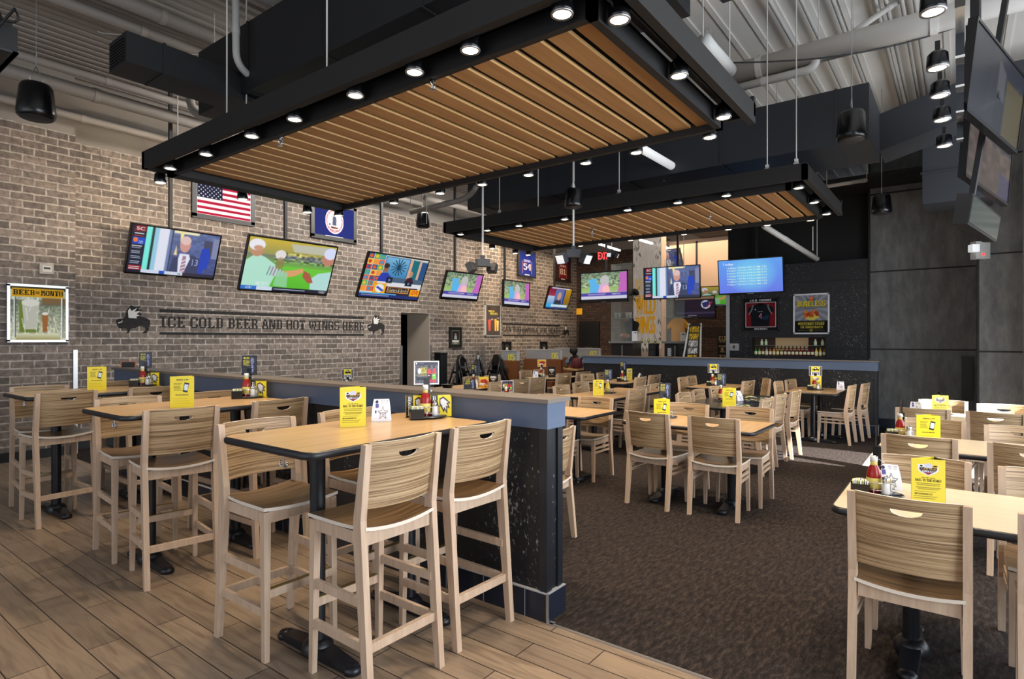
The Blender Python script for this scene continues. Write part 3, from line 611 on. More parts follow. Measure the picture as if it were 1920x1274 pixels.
def speaker():
    t=thing('pendant_speaker','x','speaker'); m=MB(); m.lathe([(.0,-.5),(.40,-.5),(.46,-.44),(.47,-.3),(.40,.38),(.34,.48),(.2,.5),(0,.5)],n=24); obj('speaker_body',m,BLACKG,t)
    m=MB(); m.lathe([(.0,-.512),(.37,-.512),(.39,-.5),(0,-.499)],n=24); obj('speaker_grille',m,mat('dark grille mesh',(38,38,42),.6),t)
    m=MB(); m.path([(.12,0,.5),(.16,0,.66),(0,0,1.0)],.012,6); m.path([(-.12,0,.5),(-.16,0,.66),(0,0,1.0)],.012,6); obj('hanging_yoke',m,STEEL,t); return t
for (px,py,d,h,l) in ((68,190,5.1,.30,'big black pendant speaker at the upper left'),(1597,236,5.4,.27,'black pendant speaker before the charcoal duct'),(1653,383,8.6,.28,'black pendant speaker before the grey panel wall'),(793,413,9.6,.24,'small black pendant speaker over the third wall television'),(1075,372,5.9,.19,'small black pendant speaker between the two slatted panels')):
    x,y,z=P(d,px,py); o=place('spk',speaker,(x,y,z),0,l); o.scale=(h,h,h)
    m=MB(); m.cyl((0,0,0),(0,0,5.2-z-h),.004,n=6); tag(obj('speaker_cable',m,STEEL,None,(x,y,z+h)),'thin cable holding the %s'%l.replace('black ',''),'cable')
def twin():
    t=thing('emergency_lamp','x','emergency lamp'); m=MB(); m.bb(-.07,.07,-.04,.04,-.03,.05); m.bb(-.02,.02,-.02,.02,.05,.09); obj('lamp_box',m,DUCT,t)
    for s in(-1,1):
        M=Matrix.Translation((s*.12,-.03,-.04))@Matrix.Rotation(s*.7,4,'Z')@Matrix.Rotation(.5,4,'X')
        m=MB(); m.box((0,0,0),(.1,.07,.1),0,M); m.box((0,-.037,0),(.085,.006,.085),1,M); obj('lamp_head',m,[DUCT,mat('frosted lens',(235,238,240),.3,emit=.5)],t)
    return t
for (px,py,d,rz,l) in ((1075,478,6.0,-.9,'twin head emergency lamp with white lenses on a grey rod'),(905,495,6.4,2.6,'twin head emergency lamp seen from behind on a grey rod')):
    x,y,z=P(d,px,py); o=place('twin',twin,(x,y,z),rz,l); m=MB(); m.cyl((0,0,0),(0,0,5.16-z),.011,n=8); tag(obj('lamp_rod',m,PIPE,None,(x,y,z+.08)),'grey rod down to the '+l.split(' with')[0].split(' seen')[0]+(' with white lenses' if px>1000 else ' left of it'),'rod')

t=thing('ceiling_unit','black boxy unit hanging at the top left corner','unit',(.62,4.95,3.28)); m=MB(); m.bb(-.42,.42,-.37,.37,0,.16); m.bb(-.40,.40,-.35,.35,.16,.2); obj('unit_body',m,BLACK,t)
m=MB(); m.bb(.395,.424,-.374,.374,.0,.012); m.bb(-.42,.424,-.374,-.366,0,.012); obj('edge_strip',m,DUCT,t)
m=MB(); m.cyl((.3,.2,.2),(.3,.2,1.95),.008,n=8); m.cyl((-.3,.2,.2),(-.3,.2,1.95),.008,n=8); obj('hanger',m,PIPE,t)
m=MB(); m.path([P(3.5,-20,70),P(3.5,4,42),P(3.5,28,16),P(3.5,36,36),P(3.5,26,42),P(3.5,4,38),P(3.6,-6,12)],.008,8); tag(obj('unit_cable',m,BLACK),'black cable loop above the unit at the top left corner','cable')
# ================================================================== SEATING
def make_chair(stool):
    """local: sitter faces +Y, origin on the floor under the seat centre"""
    SH=.725 if stool else .455; TOP=1.10 if stool else .865; PH=.285 if stool else .325
    cat='bar stool' if stool else 'chair'
    t=thing('bar_stool' if stool else 'dining_chair','x',cat)
    xr=.195
    SP=.07 if stool else .06
    # rear leg and back post: one bent piece, as in the photo
    prof=[(-.185-SP,0),(-.15-SP,0),(-.148,SH-.02),(-.152,SH+.06),(-.205,TOP),(-.235,TOP),(-.20,SH+.05),(-.205,SH-.03)]
    for s in(-1,1):
        m=MB(); x0,x1=s*(xr-.006),s*(xr+.026)
        if x0>x1: x0,x1=x1,x0
        m.prism(prof,x0,x1,0); m.cyl((s*(xr+.01),-.168-SP,-.0),(s*(xr+.01),-.168-SP,.004),.013,n=10,mi=1); obj('leg',m,[MAPLE,PAPER],t)
    for s in(-1,1):
        m=MB(); m.bar((s*.186,.178,SH-.012),(s*.192,.19,.0),.036,.04,0,.026,.028); m.cyl((s*.192,.19,0),(s*.192,.19,.004),.012,n=10,mi=1); obj('leg',m,[MAPLE,PAPER],t)
    # seat: plywood board, slightly dished, white edge
    m=MB(); nx,ny=10,8; W,D=.208,.205
    def hz(u,v): return SH+.010-.016*(1-u*u)*(1-.3*v)+(.014*max(0,-v-.4))
    top=[];
    for j in range(ny+1):
        for i in range(nx+1):
            u=-1+2*i/nx; v=-1+2*j/ny; ww=W*(1-.05*max(0,-v)); top.append((u*ww,v*D+(.012*(1-u*u) if v>.9 else 0)+(-.0 if v>-.9 else 0),hz(u,v)+.004))
    bot=[(p[0],p[1],p[2]-.016) for p in top]; n=len(top)
    m.add(top,[(j*(nx+1)+i,j*(nx+1)+i+1,(j+1)*(nx+1)+i+1,(j+1)*(nx+1)+i) for j in range(ny) for i in range(nx)],0,True)
    m.add(bot,[(j*(nx+1)+i,(j+1)*(nx+1)+i,(j+1)*(nx+1)+i+1,j*(nx+1)+i+1) for j in range(ny) for i in range(nx)],0,True)
    ring=[i for i in range(nx+1)]+[(j*(nx+1)+nx) for j in range(1,ny+1)]+[ny*(nx+1)+i for i in range(nx-1,-1,-1)]+[j*(nx+1) for j in range(ny-1,0,-1)]
    vs=[top[i] for i in ring]+[bot[i] for i in ring]; k=len(ring)
    m.add(vs,[(a,(a+1)%k,k+(a+1)%k,k+a) for a in range(k)],1); obj('seat',m,[ZSEAT,CREAM],t)
    m=MB(); m.bb(-.178,.178,.172,.194,SH-.062,SH-.008); m.bb(-.185,.185,-.19,-.165,SH-.062,SH-.004)
    for s in(-1,1): m.bb(s*.176,s*.198,-.17,.18,SH-.062,SH-.008)
    obj('seat_frame',m,MAPLE,t)
    if stool:
        zs=(.40,.215)
        for s in(-1,1):
            for z in zs:
                m=MB(); yb=-.165-SP*(1-z/SH)*1.0; m.bb(s*.184,s*.204,yb,.185,z,z+.04); obj('side_stretcher',m,MAPLE,t)
        m=MB(); m.bb(-.19,.19,-.165-SP*.62-.012,-.165-SP*.62+.012,.215,.255); obj('rear_stretcher',m,MAPLE,t)
        m=MB(); m.bb(-.178,.178,.176,.2,.30,.34); obj('footrest',m,MAPLE,t)
        m=MB(); m.bb(-.17,.17,.174,.202,.3405,.3435); obj('metal_foot_plate',m,mat('worn brass strip',(170,150,100),.35,.8),t)
    else:
        for s in(-1,1):
            for z in(.30,.345): m=MB(); m.bb(s*.186,s*.202,-.175,.182,z,z+.022); obj('side_stretcher',m,MAPLE,t)
    # curved back rest with the D shaped hand hole
    m=MB(); zb,zt=TOP-PH,TOP+.004; W=.192; N=18
    def yy(u,z): 
        f=(z-zb)/(zt-zb); return -.165-.055*((z-(SH+.06))/(TOP-SH-.06))-.042*(1-u*u)-.004
    hx=.30; ht=TOP-.047
    def hb(u): return ht-.004-.024*math.sqrt(max(0,1-(u/hx)**2))
    us=sorted(set([-1+2*i/N for i in range(N+1)]+[-hx,hx,-hx*.9,hx*.9]))
    th=.013
    def P3(u,z,b): return (u*W,yy(u,z)+(th if b else 0),z)
    for a,b in zip(us[:-1],us[1:]):
        hole=a>=-hx-1e-6 and b<=hx+1e-6
        nz=4
        if not hole:
            zz=[zb+(zt-zb)*i/nz for i in range(nz+1)]; segs=[([z,z],[z2,z2]) for z,z2 in zip(zz[:-1],zz[1:])]
        else: segs=[([zb,zb],[zb+(ht-.03-zb)/2]*2),([zb+(ht-.03-zb)/2]*2,[hb(a),hb(b)]),([ht,ht],[zt,zt])]
        for lo,hi in segs:
            m.add([P3(a,lo[0],0),P3(b,lo[1],0),P3(b,hi[1],0),P3(a,hi[0],0)],[(0,1,2,3)],0)
            m.add([P3(a,lo[0],1),P3(b,lo[1],1),P3(b,hi[1],1),P3(a,hi[0],1)],[(3,2,1,0)],0)
        m.add([P3(a,zt,0),P3(b,zt,0),P3(b,zt,1),P3(a,zt,1)],[(0,1,2,3)],1)
        m.add([P3(a,zb,0),P3(b,zb,0),P3(b,zb,1),P3(a,zb,1)],[(3,2,1,0)],1)
        if hole:
            m.add([P3(a,ht,0),P3(b,ht,0),P3(b,ht,1),P3(a,ht,1)],[(3,2,1,0)],1)
            m.add([P3(a,hb(a),0),P3(b,hb(b),0),P3(b,hb(b),1),P3(a,hb(a),1)],[(0,1,2,3)],1)
    me=m.mesh('backrest',[ZEBRA,CREAM]); o=obj('backrest',None,None,t,me=me); 
    return t
def seat_at(stool,x,y,deg,label,group):
    """x,y = middle of the back rest top"""
    r=math.radians(deg); ox,oy=0,-.222  # local position of back top
    px=x-(ox*math.cos(r)-oy*math.sin(r)); py=y-(ox*math.sin(r)+oy*math.cos(r))
    place('stool' if stool else 'chair',lambda:make_chair(stool),(px,py,0.003 if not stool else 0),r,label,group)
# ================================================================== TABLES
def rrect(hx,hy,r,n=5):
    out=[]
    for cx,cy,a0 in((hx-r,hy-r,0),(-hx+r,hy-r,90),(-hx+r,-hy+r,180),(hx-r,-hy+r,270)):
        for k in range(n+1):
            a=math.radians(a0+90*k/n); out.append((cx+r*math.cos(a),cy+r*math.sin(a)))
    return out
def make_table(w,d,h,top,axis,round_end=False,hooks=False,foot='T'):
    t=thing('dining_table' if h<.9 else 'high_table','x','table')
    m=MB(); r=.06; o=rrect(w/2-.012,d/2-.012,r-.01); m.prism(o,h-.028,h,2); obj('tabletop',m,top,t)
    m=MB(); vs=[]; K=7
    for k in range(K+1):
        a=-PI/2+PI*k/K; off=.012*math.cos(a)+.0; z=h-.018+.0175*math.sin(a)
        vs+= [(p[0],p[1],z) for p in rrect(w/2-.012+off,d/2-.012+off,r)]
    n=len(o); m.add(vs,[(k*n+i,k*n+(i+1)%n,(k+1)*n+(i+1)%n,(k+1)*n+i) for k in range(K) for i in range(n)],0,True)
    inn=[(p[0],p[1],h-.0355) for p in rrect(w/2-.02,d/2-.02,r)]; m.add(inn,[list(range(n))],0); obj('edge_band',m,BUMP,t)
    L=(w if axis=='x' else d)/2-.30
    for s in(-1,1):
        c=(s*L,0) if axis=='x' else (0,s*L)
        m=MB(); m.cyl((*c,.05),(*c,h-.05),.037,n=20); m.cyl((*c,h-.05),(*c,h-.036),.09,n=16); obj('column',m,IRON,t)
        m=MB(); m.lathe([(.075,.02),(.075,.05),(.055,.075),(.045,.08),(0,.08)],(*c,0),20)
        pr=[(-.29,.0),(.29,.0),(.29,.018),(.25,.03),(.07,.055),(-.07,.055),(-.25,.03),(-.29,.018)]
        for q in(-1,1):
            A=(c[0],c[1]+q*.05,.03) if axis=='x' else (c[0]+q*.05,c[1],.03); B=(c[0],c[1]+q*.27,.018) if axis=='x' else (c[0]+q*.27,c[1],.018)
            m.bar(A,B,.085,.05,0,.07,.03,side=(1,0,0) if axis=='x' else (0,1,0))
            m.lathe([(.0,.0),(.04,.0),(.042,.02),(.03,.034),(0,.036)],(B[0],B[1],0),14)
        obj('foot',m,IRON,t)
        m=MB(); 
        if axis=='x': m.bb(c[0]-.03,c[0]+.03,-.24,.24,h-.046,h-.034)
        else: m.bb(-.24,.24,c[1]-.03,c[1]+.03,h-.046,h-.034)
        obj('top_bracket',m,IRON,t)
    if hooks:
        m=MB(); x=-w/2+.05; y=-.11; m.cyl((x,y,h-.09),(x,y,h-.036),.004,n=8)
        for s in(-1,1): m.path([(x,y,h-.09),(x,y+s*.02,h-.096),(x,y+s*.03,h-.085),(x,y+s*.028,h-.075)],.004,6); m.lathe([(0,-.006),(.006,0),(0,.006)],(x,y+s*.028,h-.073),8)
        obj('coat_hook',m,CHROME,t)
    return t
def table_at(key,x0,x1,y0,y1,h,top,axis,label,group=None,hooks=False):
    w,d=x1-x0,y1-y0
    return place('tb%s%.2f%.2f%.2f%s'%(key,w,d,h,axis),lambda:make_table(w,d,h,top,axis,hooks=hooks),((x0+x1)/2,(y0+y1)/2,.003),0,label,group)
BH,DH=1.067,.755
HG='high tables on the wood look tile'; DG='dining tables on the carpet'
table_at('h',1.42,2.62,2.13,2.87,BH,TOPW,'x','nearest honey topped high table with black edge and yellow logo card',HG,True)
table_at('h',1.42,2.62,4.06,4.80,BH,TOPW,'x','middle honey topped high table with black edge beside the half wall',HG,True)
table_at('h',1.42,2.62,6.02,6.76,BH,TOPW,'x','farthest honey topped high table, nearest the brick wall',HG,True)
SG='striped plywood bar stools at the high tables'
for x,y,dg,l in ((1.80,1.97,-1,'striped wooden bar stool on the near side of nearest high table, left one'),
 (2.36,1.985,-2,'striped wooden bar stool on the near side of nearest high table, beside half wall end'),
 (1.72,3.05,180,'striped wooden bar stool facing the camera behind nearest high table, left one'),
 (2.33,3.05,178,'striped wooden bar stool behind nearest high table, next to the half wall'),
 (1.73,3.96,-8,'striped wooden bar stool on the near side of middle high table, left one'),
 (2.42,3.96,2,'striped wooden bar stool on the near side of middle high table, beside half wall'),
 (1.80,5.02,175,'striped wooden bar stool on the far side of middle high table, left one'),
 (2.45,5.00,181,'striped wooden bar stool on the far side of middle high table, right one'),
 (1.69,5.99,3,'striped wooden bar stool on the near side of farthest high table, left one'),
 (2.36,5.96,-1,'striped wooden bar stool on the near side of farthest high table, right one'),
 (1.74,6.94,175,'leftmost striped wooden bar stool, on the far side of farthest high table'),
 (2.50,7.05,176,'striped wooden bar stool behind farthest high table, near the half wall end')):
    seat_at(True,x,y,dg,l,SG)
T_=[('c',5.15,5.90,1.37,2.61,'y','honey topped dining table at the front centre of the carpet'),
('c',5.13,5.88,3.0,4.2,'y','honey topped dining table just right of the half wall end'),
('c',5.13,5.88,4.35,5.55,'y','honey topped dining table hidden behind the half wall, nearer one'),
('c',5.13,5.88,6.3,7.5,'y','honey topped dining table hidden behind the half wall, farther one'),
('k',6.85,8.65,1.86,2.66,'x','long black topped dining table scattered with printed papers'),
('c',6.9,8.7,3.62,4.46,'x','long honey topped dining table in the middle of the carpet'),
('c',6.9,8.7,6.05,6.85,'x','long honey topped dining table with black cards before the high chairs'),
('c',9.52,10.66,1.4,2.12,'x','honey topped dining table at the right end of the back half wall'),
('c',9.45,10.6,2.87,3.62,'x','honey topped dining table at the middle of the back half wall'),
('c',9.45,10.6,4.72,5.46,'x','honey topped dining table at the left of the back half wall'),
('c',9.75,10.95,6.4,7.15,'x','honey topped dining table nearest the orange booths')]
for k,a,b,c,d,ax,l in T_: table_at(k,a,b,c,d,DH,TOPB if k=='k' else TOPW,ax,l,DG)
for i,(a,b) in enumerate(((3.1,3.86),(5.06,5.82),(7.06,7.82))):
    table_at('p',a,b,-.72,.49,DH,TOPR,'y','pale topped dining table in the window row, %s from the camera'%ORD[i],DG)
CG='striped plywood dining chairs'
def CH(x,y,dg,l): seat_at(False,x,y,dg,'wooden dining chair '+l,CG)
CH(5.06,2.29,-95,'with its back to the camera at the front centre table, left one')
CH(5.08,1.69,-88,'with its back to the camera at the front centre table, right one')
CH(6.03,2.27,92,'facing the camera at the front centre table, left one')
CH(6.04,1.65,92,'facing the camera at the front centre table, right one')
CH(5.05,3.46,-90,'half hidden by the half wall end, under its table')
CH(5.99,3.34,91,'with brown hand hole facing the camera, right of the half wall end')
CH(5.99,3.92,90,'peeking out right behind the half wall cap corner')
CH(3.74,2.38,4,'partly hidden right of the speckled half wall end')
CH(7.19,2.77,180,'at the far side of the black topped table, left one')
CH(7.76,2.785,181,'at the far side of the black topped table, middle one')
CH(8.40,2.77,179,'at the far side of the black topped table, right one')
CH(7.16,1.76,-2,'at the near side of the black topped table, leftmost one')
CH(7.80,1.76,-2,'at the near side of the black topped table, middle one')
CH(8.39,1.71,-3,'at the near side of the black topped table, right aisle one')
CH(7.36,3.47,-8,'at the near side of the long honey table, leftmost one')
CH(8.0,3.67,0,'at the near side of the long honey table, middle one')
CH(8.50,3.70,0,'at the near side of the long honey table, right one')
CH(7.32,4.66,182,'at the far side of the long honey table, left one')
CH(8.01,4.74,178,'at the far side of the long honey table, right one')
CH(9.95,1.26,-4,'at the rightmost back table, near side, left one')
CH(10.49,1.15,-6,'at the rightmost back table, near side, right one')
CH(10.05,2.31,178,'at the rightmost back table, far side, left one')
CH(10.71,2.27,172,'at the rightmost back table, far side, right one')
CH(9.98,2.74,-8,'at the middle back table, near side, left one')
CH(10.64,2.62,28,'turned askew at the near right of the middle back table')
CH(10.12,3.91,182,'at the middle back table, far side, left one')
CH(10.60,3.93,180,'at the middle back table, far side, right one')
CH(9.84,4.57,0,'at the left back table, near side, left one')
CH(10.57,4.62,-4,'at the left back table, near side, right one')
CH(10.02,5.78,176,'at the left back table, far side, left one')
CH(10.66,5.78,174,'at the left back table, far side, right one')
CH(9.95,6.26,-8,'at table before the orange booths, near side, left one')
CH(10.66,6.23,-10,'at table before the orange booths, near side, right one')
CH(10.3,7.46,180,'at table before the orange booths, facing us, left one')
CH(10.85,7.50,184,'at table before the orange booths, facing us, right one')
CH(7.36,5.85,-7,'over the half wall cap, behind a white bottle card')
CH(8.0,5.9,-9,'over the half wall cap, middle of three seen from behind')
CH(8.58,5.95,-6,'over the half wall cap, right of three seen from behind')
CH(8.05,7.05,180,'facing the camera before the stacked high chairs, left one')
CH(8.62,7.02,178,'facing the camera before the stacked high chairs, right one')
CH(3.0,.18,-91,'nearest of all, seen from behind at the first window table')
CH(3.0,-.40,-90,'at the first window table, near side, cut by the frame edge')
CH(4.07,.17,90,'facing the camera at the first window table, left one')
CH(4.05,-.38,91,'facing the camera at the first window table, sunlit right one')
CH(4.95,.23,-93,'seen from behind at the second window table, left one')
CH(4.93,-.36,-97,'seen from behind at the second window table, dark right one')
CH(6.06,.18,88,'facing the camera at the second window table, left one')
CH(5.97,-.37,92,'facing the camera at the second window table, sunlit right one')
CH(6.96,.29,-88,'seen from behind at the third window table, left one')
CH(6.96,-.26,-98,'seen from behind at the third window table, sunlit right one')
CH(8.05,.15,90,'facing the camera at the third window table, left one')
CH(7.89,-.36,90,'facing the camera at the third window table, brightly sunlit right one')
# ================================================================== TABLE TOP THINGS
YC=(236,217,78); BK=(22,22,26); WC=(235,235,238)
def emblem(cv,x,y,w):
    cv.poly([(x-w,y-.10),(x+w,y-.10),(x+w*.95,y+.04),(x+w*.6,y+.1),(x,y+.15),(x-w*.6,y+.1),(x-w*.95,y+.04)],(225,225,235))
    cv.poly([(x-w*.86,y-.085),(x+w*.86,y-.085),(x+w*.8,y+.04),(x,y+.13),(x-w*.8,y+.04)],(52,34,62))
    cv.ell(x,y-.06,w*.42,.07,(205,205,225)); cv.ell(x-w*.66,y-.065,w*.3,.035,WC); cv.ell(x-w*.66,y-.065,w*.14,.02,BK); cv.ell(x+w*.66,y-.065,w*.3,.035,(225,190,60)); cv.ell(x+w*.66,y-.065,w*.2,.014,BK)
    cv.rect(x-w*.75,y-.02,x+w*.75,y+.022,(40,26,30)); cv.slab('FEED YOUR',x-w*.7,x+w*.7,y-.015,y+.017,(214,184,60)); cv.slab('FANTASY',x-w*.85,x+w*.85,y+.028,y+.075,WC)
    cv.poly([(x-w*.4,y+.08),(x+w*.4,y+.08),(x,y+.125)],(150,40,60))
def cv_logo(n=64):
    c=Cv(n,int(n*1.5),YC,3 if n<100 else 2); emblem(c,.5,.22,.31); c.slab('INSTANT GAME',.3,.7,.405,.428,BK); c.slab('HAIL TO THE WINGS',.12,.88,.445,.50,BK)
    c.lines(.07,.93,.53,.60,2,BK,.6,True); c.lines(.1,.9,.62,.69,2,BK,.6,True); c.lines(.1,.8,.715,.74,1,BK,.5); c.slab('BUFFALOWILDWINGS.COM',.1,.62,.765,.795,BK); c.lines(.08,.9,.82,.9,2,BK,.35); return c
def cv_phone(n=56):
    c=Cv(n,int(n*1.45),(236,216,50),3); c.slab('MENUS 2 GO',.26,.76,.085,.125,BK); c.lines(.25,.75,.135,.16,1,(150,60,30),.9); c.lines(.15,.5,.2,.46,6,BK,.5)
    c.poly([(.6,.19),(.8,.22),(.72,.52),(.52,.48)],(40,40,44)); c.poly([(.61,.245),(.775,.27),(.715,.46),(.555,.43)],(210,222,228)); c.noise(.55,.25,.78,.45,.25,20); c.slab('BUFFALOWILDWINGS.COM',.22,.76,.575,.605,BK)
    c.lines(.1,.9,.68,.9,3,(180,160,30),.35); return c
def cv_black(n=40):
    c=Cv(n,int(n*1.4),(24,24,24),3); c.poly([(.2,.2),(.8,.2),(.85,.35),(.7,.5),(.5,.6),(.3,.5),(.15,.35)],(210,205,200)); c.noise(.15,.2,.85,.6,1.4,16); c.slab('FANTASY',.2,.8,.36,.44,BK); c.lines(.15,.85,.7,.8,2,(200,190,120),.9); return c
def cv_beer(n=40):
    c=Cv(n,int(n*1.15),(242,220,30),3); c.rect(0,0,1,.05,BK); c.rect(.02,.06,.34,1,(30,30,34)); 
    for k,ch in enumerate('BEER'): c.slab(ch,.1,.27,.1+k*.21,.28+k*.21,WC)
    c.poly([(.42,.22),(.6,.12),(.74,.22),(.96,.42),(.84,.44),(.92,.66),(.8,.6),(.8,.9),(.68,.7),(.62,.82),(.52,.6),(.44,.5)],BK); c.poly([(.46,.26),(.6,.19),(.74,.3),(.88,.4),(.76,.4),(.85,.58),(.74,.52),(.76,.76),(.66,.58),(.61,.7),(.54,.5),(.48,.44)],WC); return c
def cv_tent(n=44):
    c=Cv(n,int(n*1.1),(234,234,246),3); pts=[]
    for k in range(10):
        a=-PI/2+k*PI/5; r=.30 if k%2==0 else .125; pts.append((.58+r*.95*math.cos(a),.62+r*math.sin(a)))
    for k in range(10): c.line(*pts[k],*pts[(k+1)%10],.012,(90,90,96))
    c.slab('UPCOMING',.4,.74,.58,.64,(50,50,60)); c.slab('UFC',.52,.66,.67,.72,(60,60,70)); c.slab('BUY A TOUR',.46,.92,.05,.11,(110,110,120)); c.slab('BUY 5 TODAY',.5,.9,.14,.19,(130,130,140))
    c.ell(.22,.12,.1,.07,(60,60,90)); c.poly([(.14,.2),(.34,.2),(.36,.38),(.18,.4)],(90,90,150)); c.rect(.16,.5,.24,.62,(70,70,110)); return c
def cv_double(n=52):
    c=Cv(n,int(n*.95),(70,72,86),3); c.noise(0,0,1,1,.5,40,(150,150,165),.7); c.rect(0,0,1,.15,(40,40,60)); c.rect(.05,.04,.1,.12,WC); c.lines(.13,.42,.06,.12,1,(160,160,200),.9)
    c.ell(.2,.42,.07,.13,WC); c.slab('DOUBLE',.24,.52,.26,.4,(236,220,40)); c.slab('DOWN',.26,.5,.42,.54,(236,220,40)); c.lines(.1,.55,.57,.66,2,(190,180,60),1); c.rect(.08,.7,.55,.82,(46,48,60))
    for x,lab in((.62,(60,20,26)),(.82,(110,190,50))):
        c.rect(x-.028,.08,x+.028,.3,(44,30,32)); c.poly([(x-.03,.3),(x+.03,.3),(x+.08,.5),(x+.08,.93),(x-.08,.93),(x-.08,.5)],(196,52,66)); c.rect(x-.08,.55,x+.08,.8,lab); c.rect(x-.07,.6,x+.02,.63,WC)
    c.rect(0,0,1,.02,WC); c.rect(0,.975,1,1,WC); c.rect(0,0,.02,1,WC); c.rect(.98,0,1,1,WC); return c
def cv_bison(n=34):
    c=Cv(n,int(n*1.2),(236,218,30),3); c.rect(0,0,.14,1,(60,56,60)); c.rect(.86,0,1,1,(90,90,96)); bison(c,.22,.06,.58,.44,BK,WC); c.rect(.14,.56,.86,1,WC); c.slab('BEER',.2,.8,.62,.9,BK); return c
def cv_wings(n=30):
    c=Cv(n,int(n*1.1),(232,160,60),3); c.rect(0,0,1,.2,(230,200,60)); c.ell(.55,.45,.35,.25,(176,46,28)); c.ell(.4,.68,.3,.13,(238,230,220)); c.noise(0,.2,1,1,.5,14); return c
def cv_bottles(n=30):
    c=Cv(n,int(n*1.5),(46,50,60),3); c.slab('NEW',.1,.5,.06,.16,(230,220,50)); c.lines(.08,.6,.2,.55,5,(220,214,60),.95)
    c.ell(.72,.25,.13,.17,(120,130,170)); c.rect(.64,.35,.8,.9,(110,120,170)); c.noise(0,0,1,1,.6,14); return c
CVC={}
def cme(key,fn,W,H,fnm=None,mt=None,org=(0,0)):
    k=(key,round(W,3),round(H,3),fnm is not None)
    if k not in CVC: CVC[k]=fn().mesh('printed_face',W,H,mt or PRINTG,fnm,org)
    return CVC[k]
def trifold(key,fn,W=.135,H=.2,side=(238,214,52)):
    """upright three sided card; front faces -Y"""
    t=thing('menu_card','x','menu card')
    d=W*.62
    obj('front_panel',None,None,t,loc=(0,-d/2,H/2),me=cme(key,fn,W,H))
    m=MB(); q=[(-W/2,-d/2+.001),(W/2,-d/2+.001),(.04,d/2)]
    m.add([(p[0],p[1],z) for z in(0,H) for p in q],[(0,1,4,3)],0); obj('card_body',m,PAPER,t)
    k2=cv_black if key!='phone' else cv_logo
    L=math.hypot(W/2-.04,d); a=math.atan2(d,.04-W/2)
    o=obj('side_panel',None,None,t,loc=((W/2+.04)/2+.001,.001,H/2),rot=(0,0,a),me=cme('side'+key,k2,L,H))
    L=math.hypot(W/2+.04,d); a=math.atan2(-d,-.04-W/2); obj('side_panel',None,None,t,loc=((-W/2+.04)/2-.001,.001,H/2),rot=(0,0,a),me=cme('sl'+key,lambda:Cv(8,8,side),L,H))
    return t
def tentcard(key='tent',fn=cv_tent,W=.11,H=.125):
    t=thing('tent_card','x','tent card')
    def bend(x,z): f=(z+H/2)/H; return (x*(1-.22*f*f),-.045+.045*f**1.6,z+H/2)
    obj('front_face',None,None,t,me=cme(key,fn,W,H,bend))
    m=MB(); 
    m.add([(-W/2,.045,0),(W/2,.045,0),(W*.39,0.001,H),(-W*.39,0.001,H)],[(0,1,2,3)]); m.add([(-W/2,-.045,.001),(W/2,-.045,.001),(W/2,.045,.001),(-W/2,.045,.001)],[(0,1,2,3)]); obj('card_back',m,PAPER,t)
    return t
def ketchup(col=None):
    t=thing('ketchup_bottle' if not col else 'mustard_bottle','x','bottle'); m=MB(); m.lathe([(0,0),(.032,0),(.034,.008),(.031,.05),(.033,.085),(.027,.115),(.014,.14),(.0135,.155),(0,.155)],n=18); obj('bottle_body',m,col or RED,t)
    m=MB(); m.lathe([(.0325,.02),(.0335,.022),(.033,.07),(.032,.075)],n=18); obj('label',m,mat('yellow paper label',(226,206,110),.5),t); m=MB(); m.lathe([(.0146,.135),(.0165,.136),(.0150,.156),(.0140,.157)],n=14); obj('neck_label',m,mat('yellow paper label',(226,206,110),.5),t)
    m=MB(); m.lathe([(0,.153),(.017,.153),(.017,.178),(.014,.182),(0,.182)],n=16); obj('cap',m,WHITE,t); return t
def shaker():
    t=thing('salt_shaker','x','shaker'); m=MB(); m.lathe([(0,0),(.017,0),(.02,.01),(.016,.055),(.014,.06),(0,.06)],n=12); obj('shaker_body',m,mat('white salt behind glass',(225,228,232),.12),t)
    m=MB(); m.lathe([(.0150,.058),(.0165,.06),(.015,.08),(.008,.088),(0,.09)],n=12); obj('cap',m,CHROME,t); return t
def caddy():
    t=thing('sugar_caddy','x','caddy'); m=MB()
    for a in((-.04,-.036,-.028,.028),(.036,.04,-.028,.028),(-.04,.04,-.03,-.026),(-.04,.04,.026,.03),(-.04,.04,-.03,.03)):
        m.bb(a[0],a[1],a[2],a[3],0,.062 if a!=(-.04,.04,-.03,.03) else .004)
    obj('box',m,BLACKG,t)
    m=MB()
    for k in range(9): m.box((-.03+k*.0075,0,.046),(.004,.05,.062),k%3==0 and 1 or 0,rz=random.uniform(-.12,.12))
    obj('sugar_packets',m,[PAPER,mat('green packet',(200,214,120),.6)],t); return t
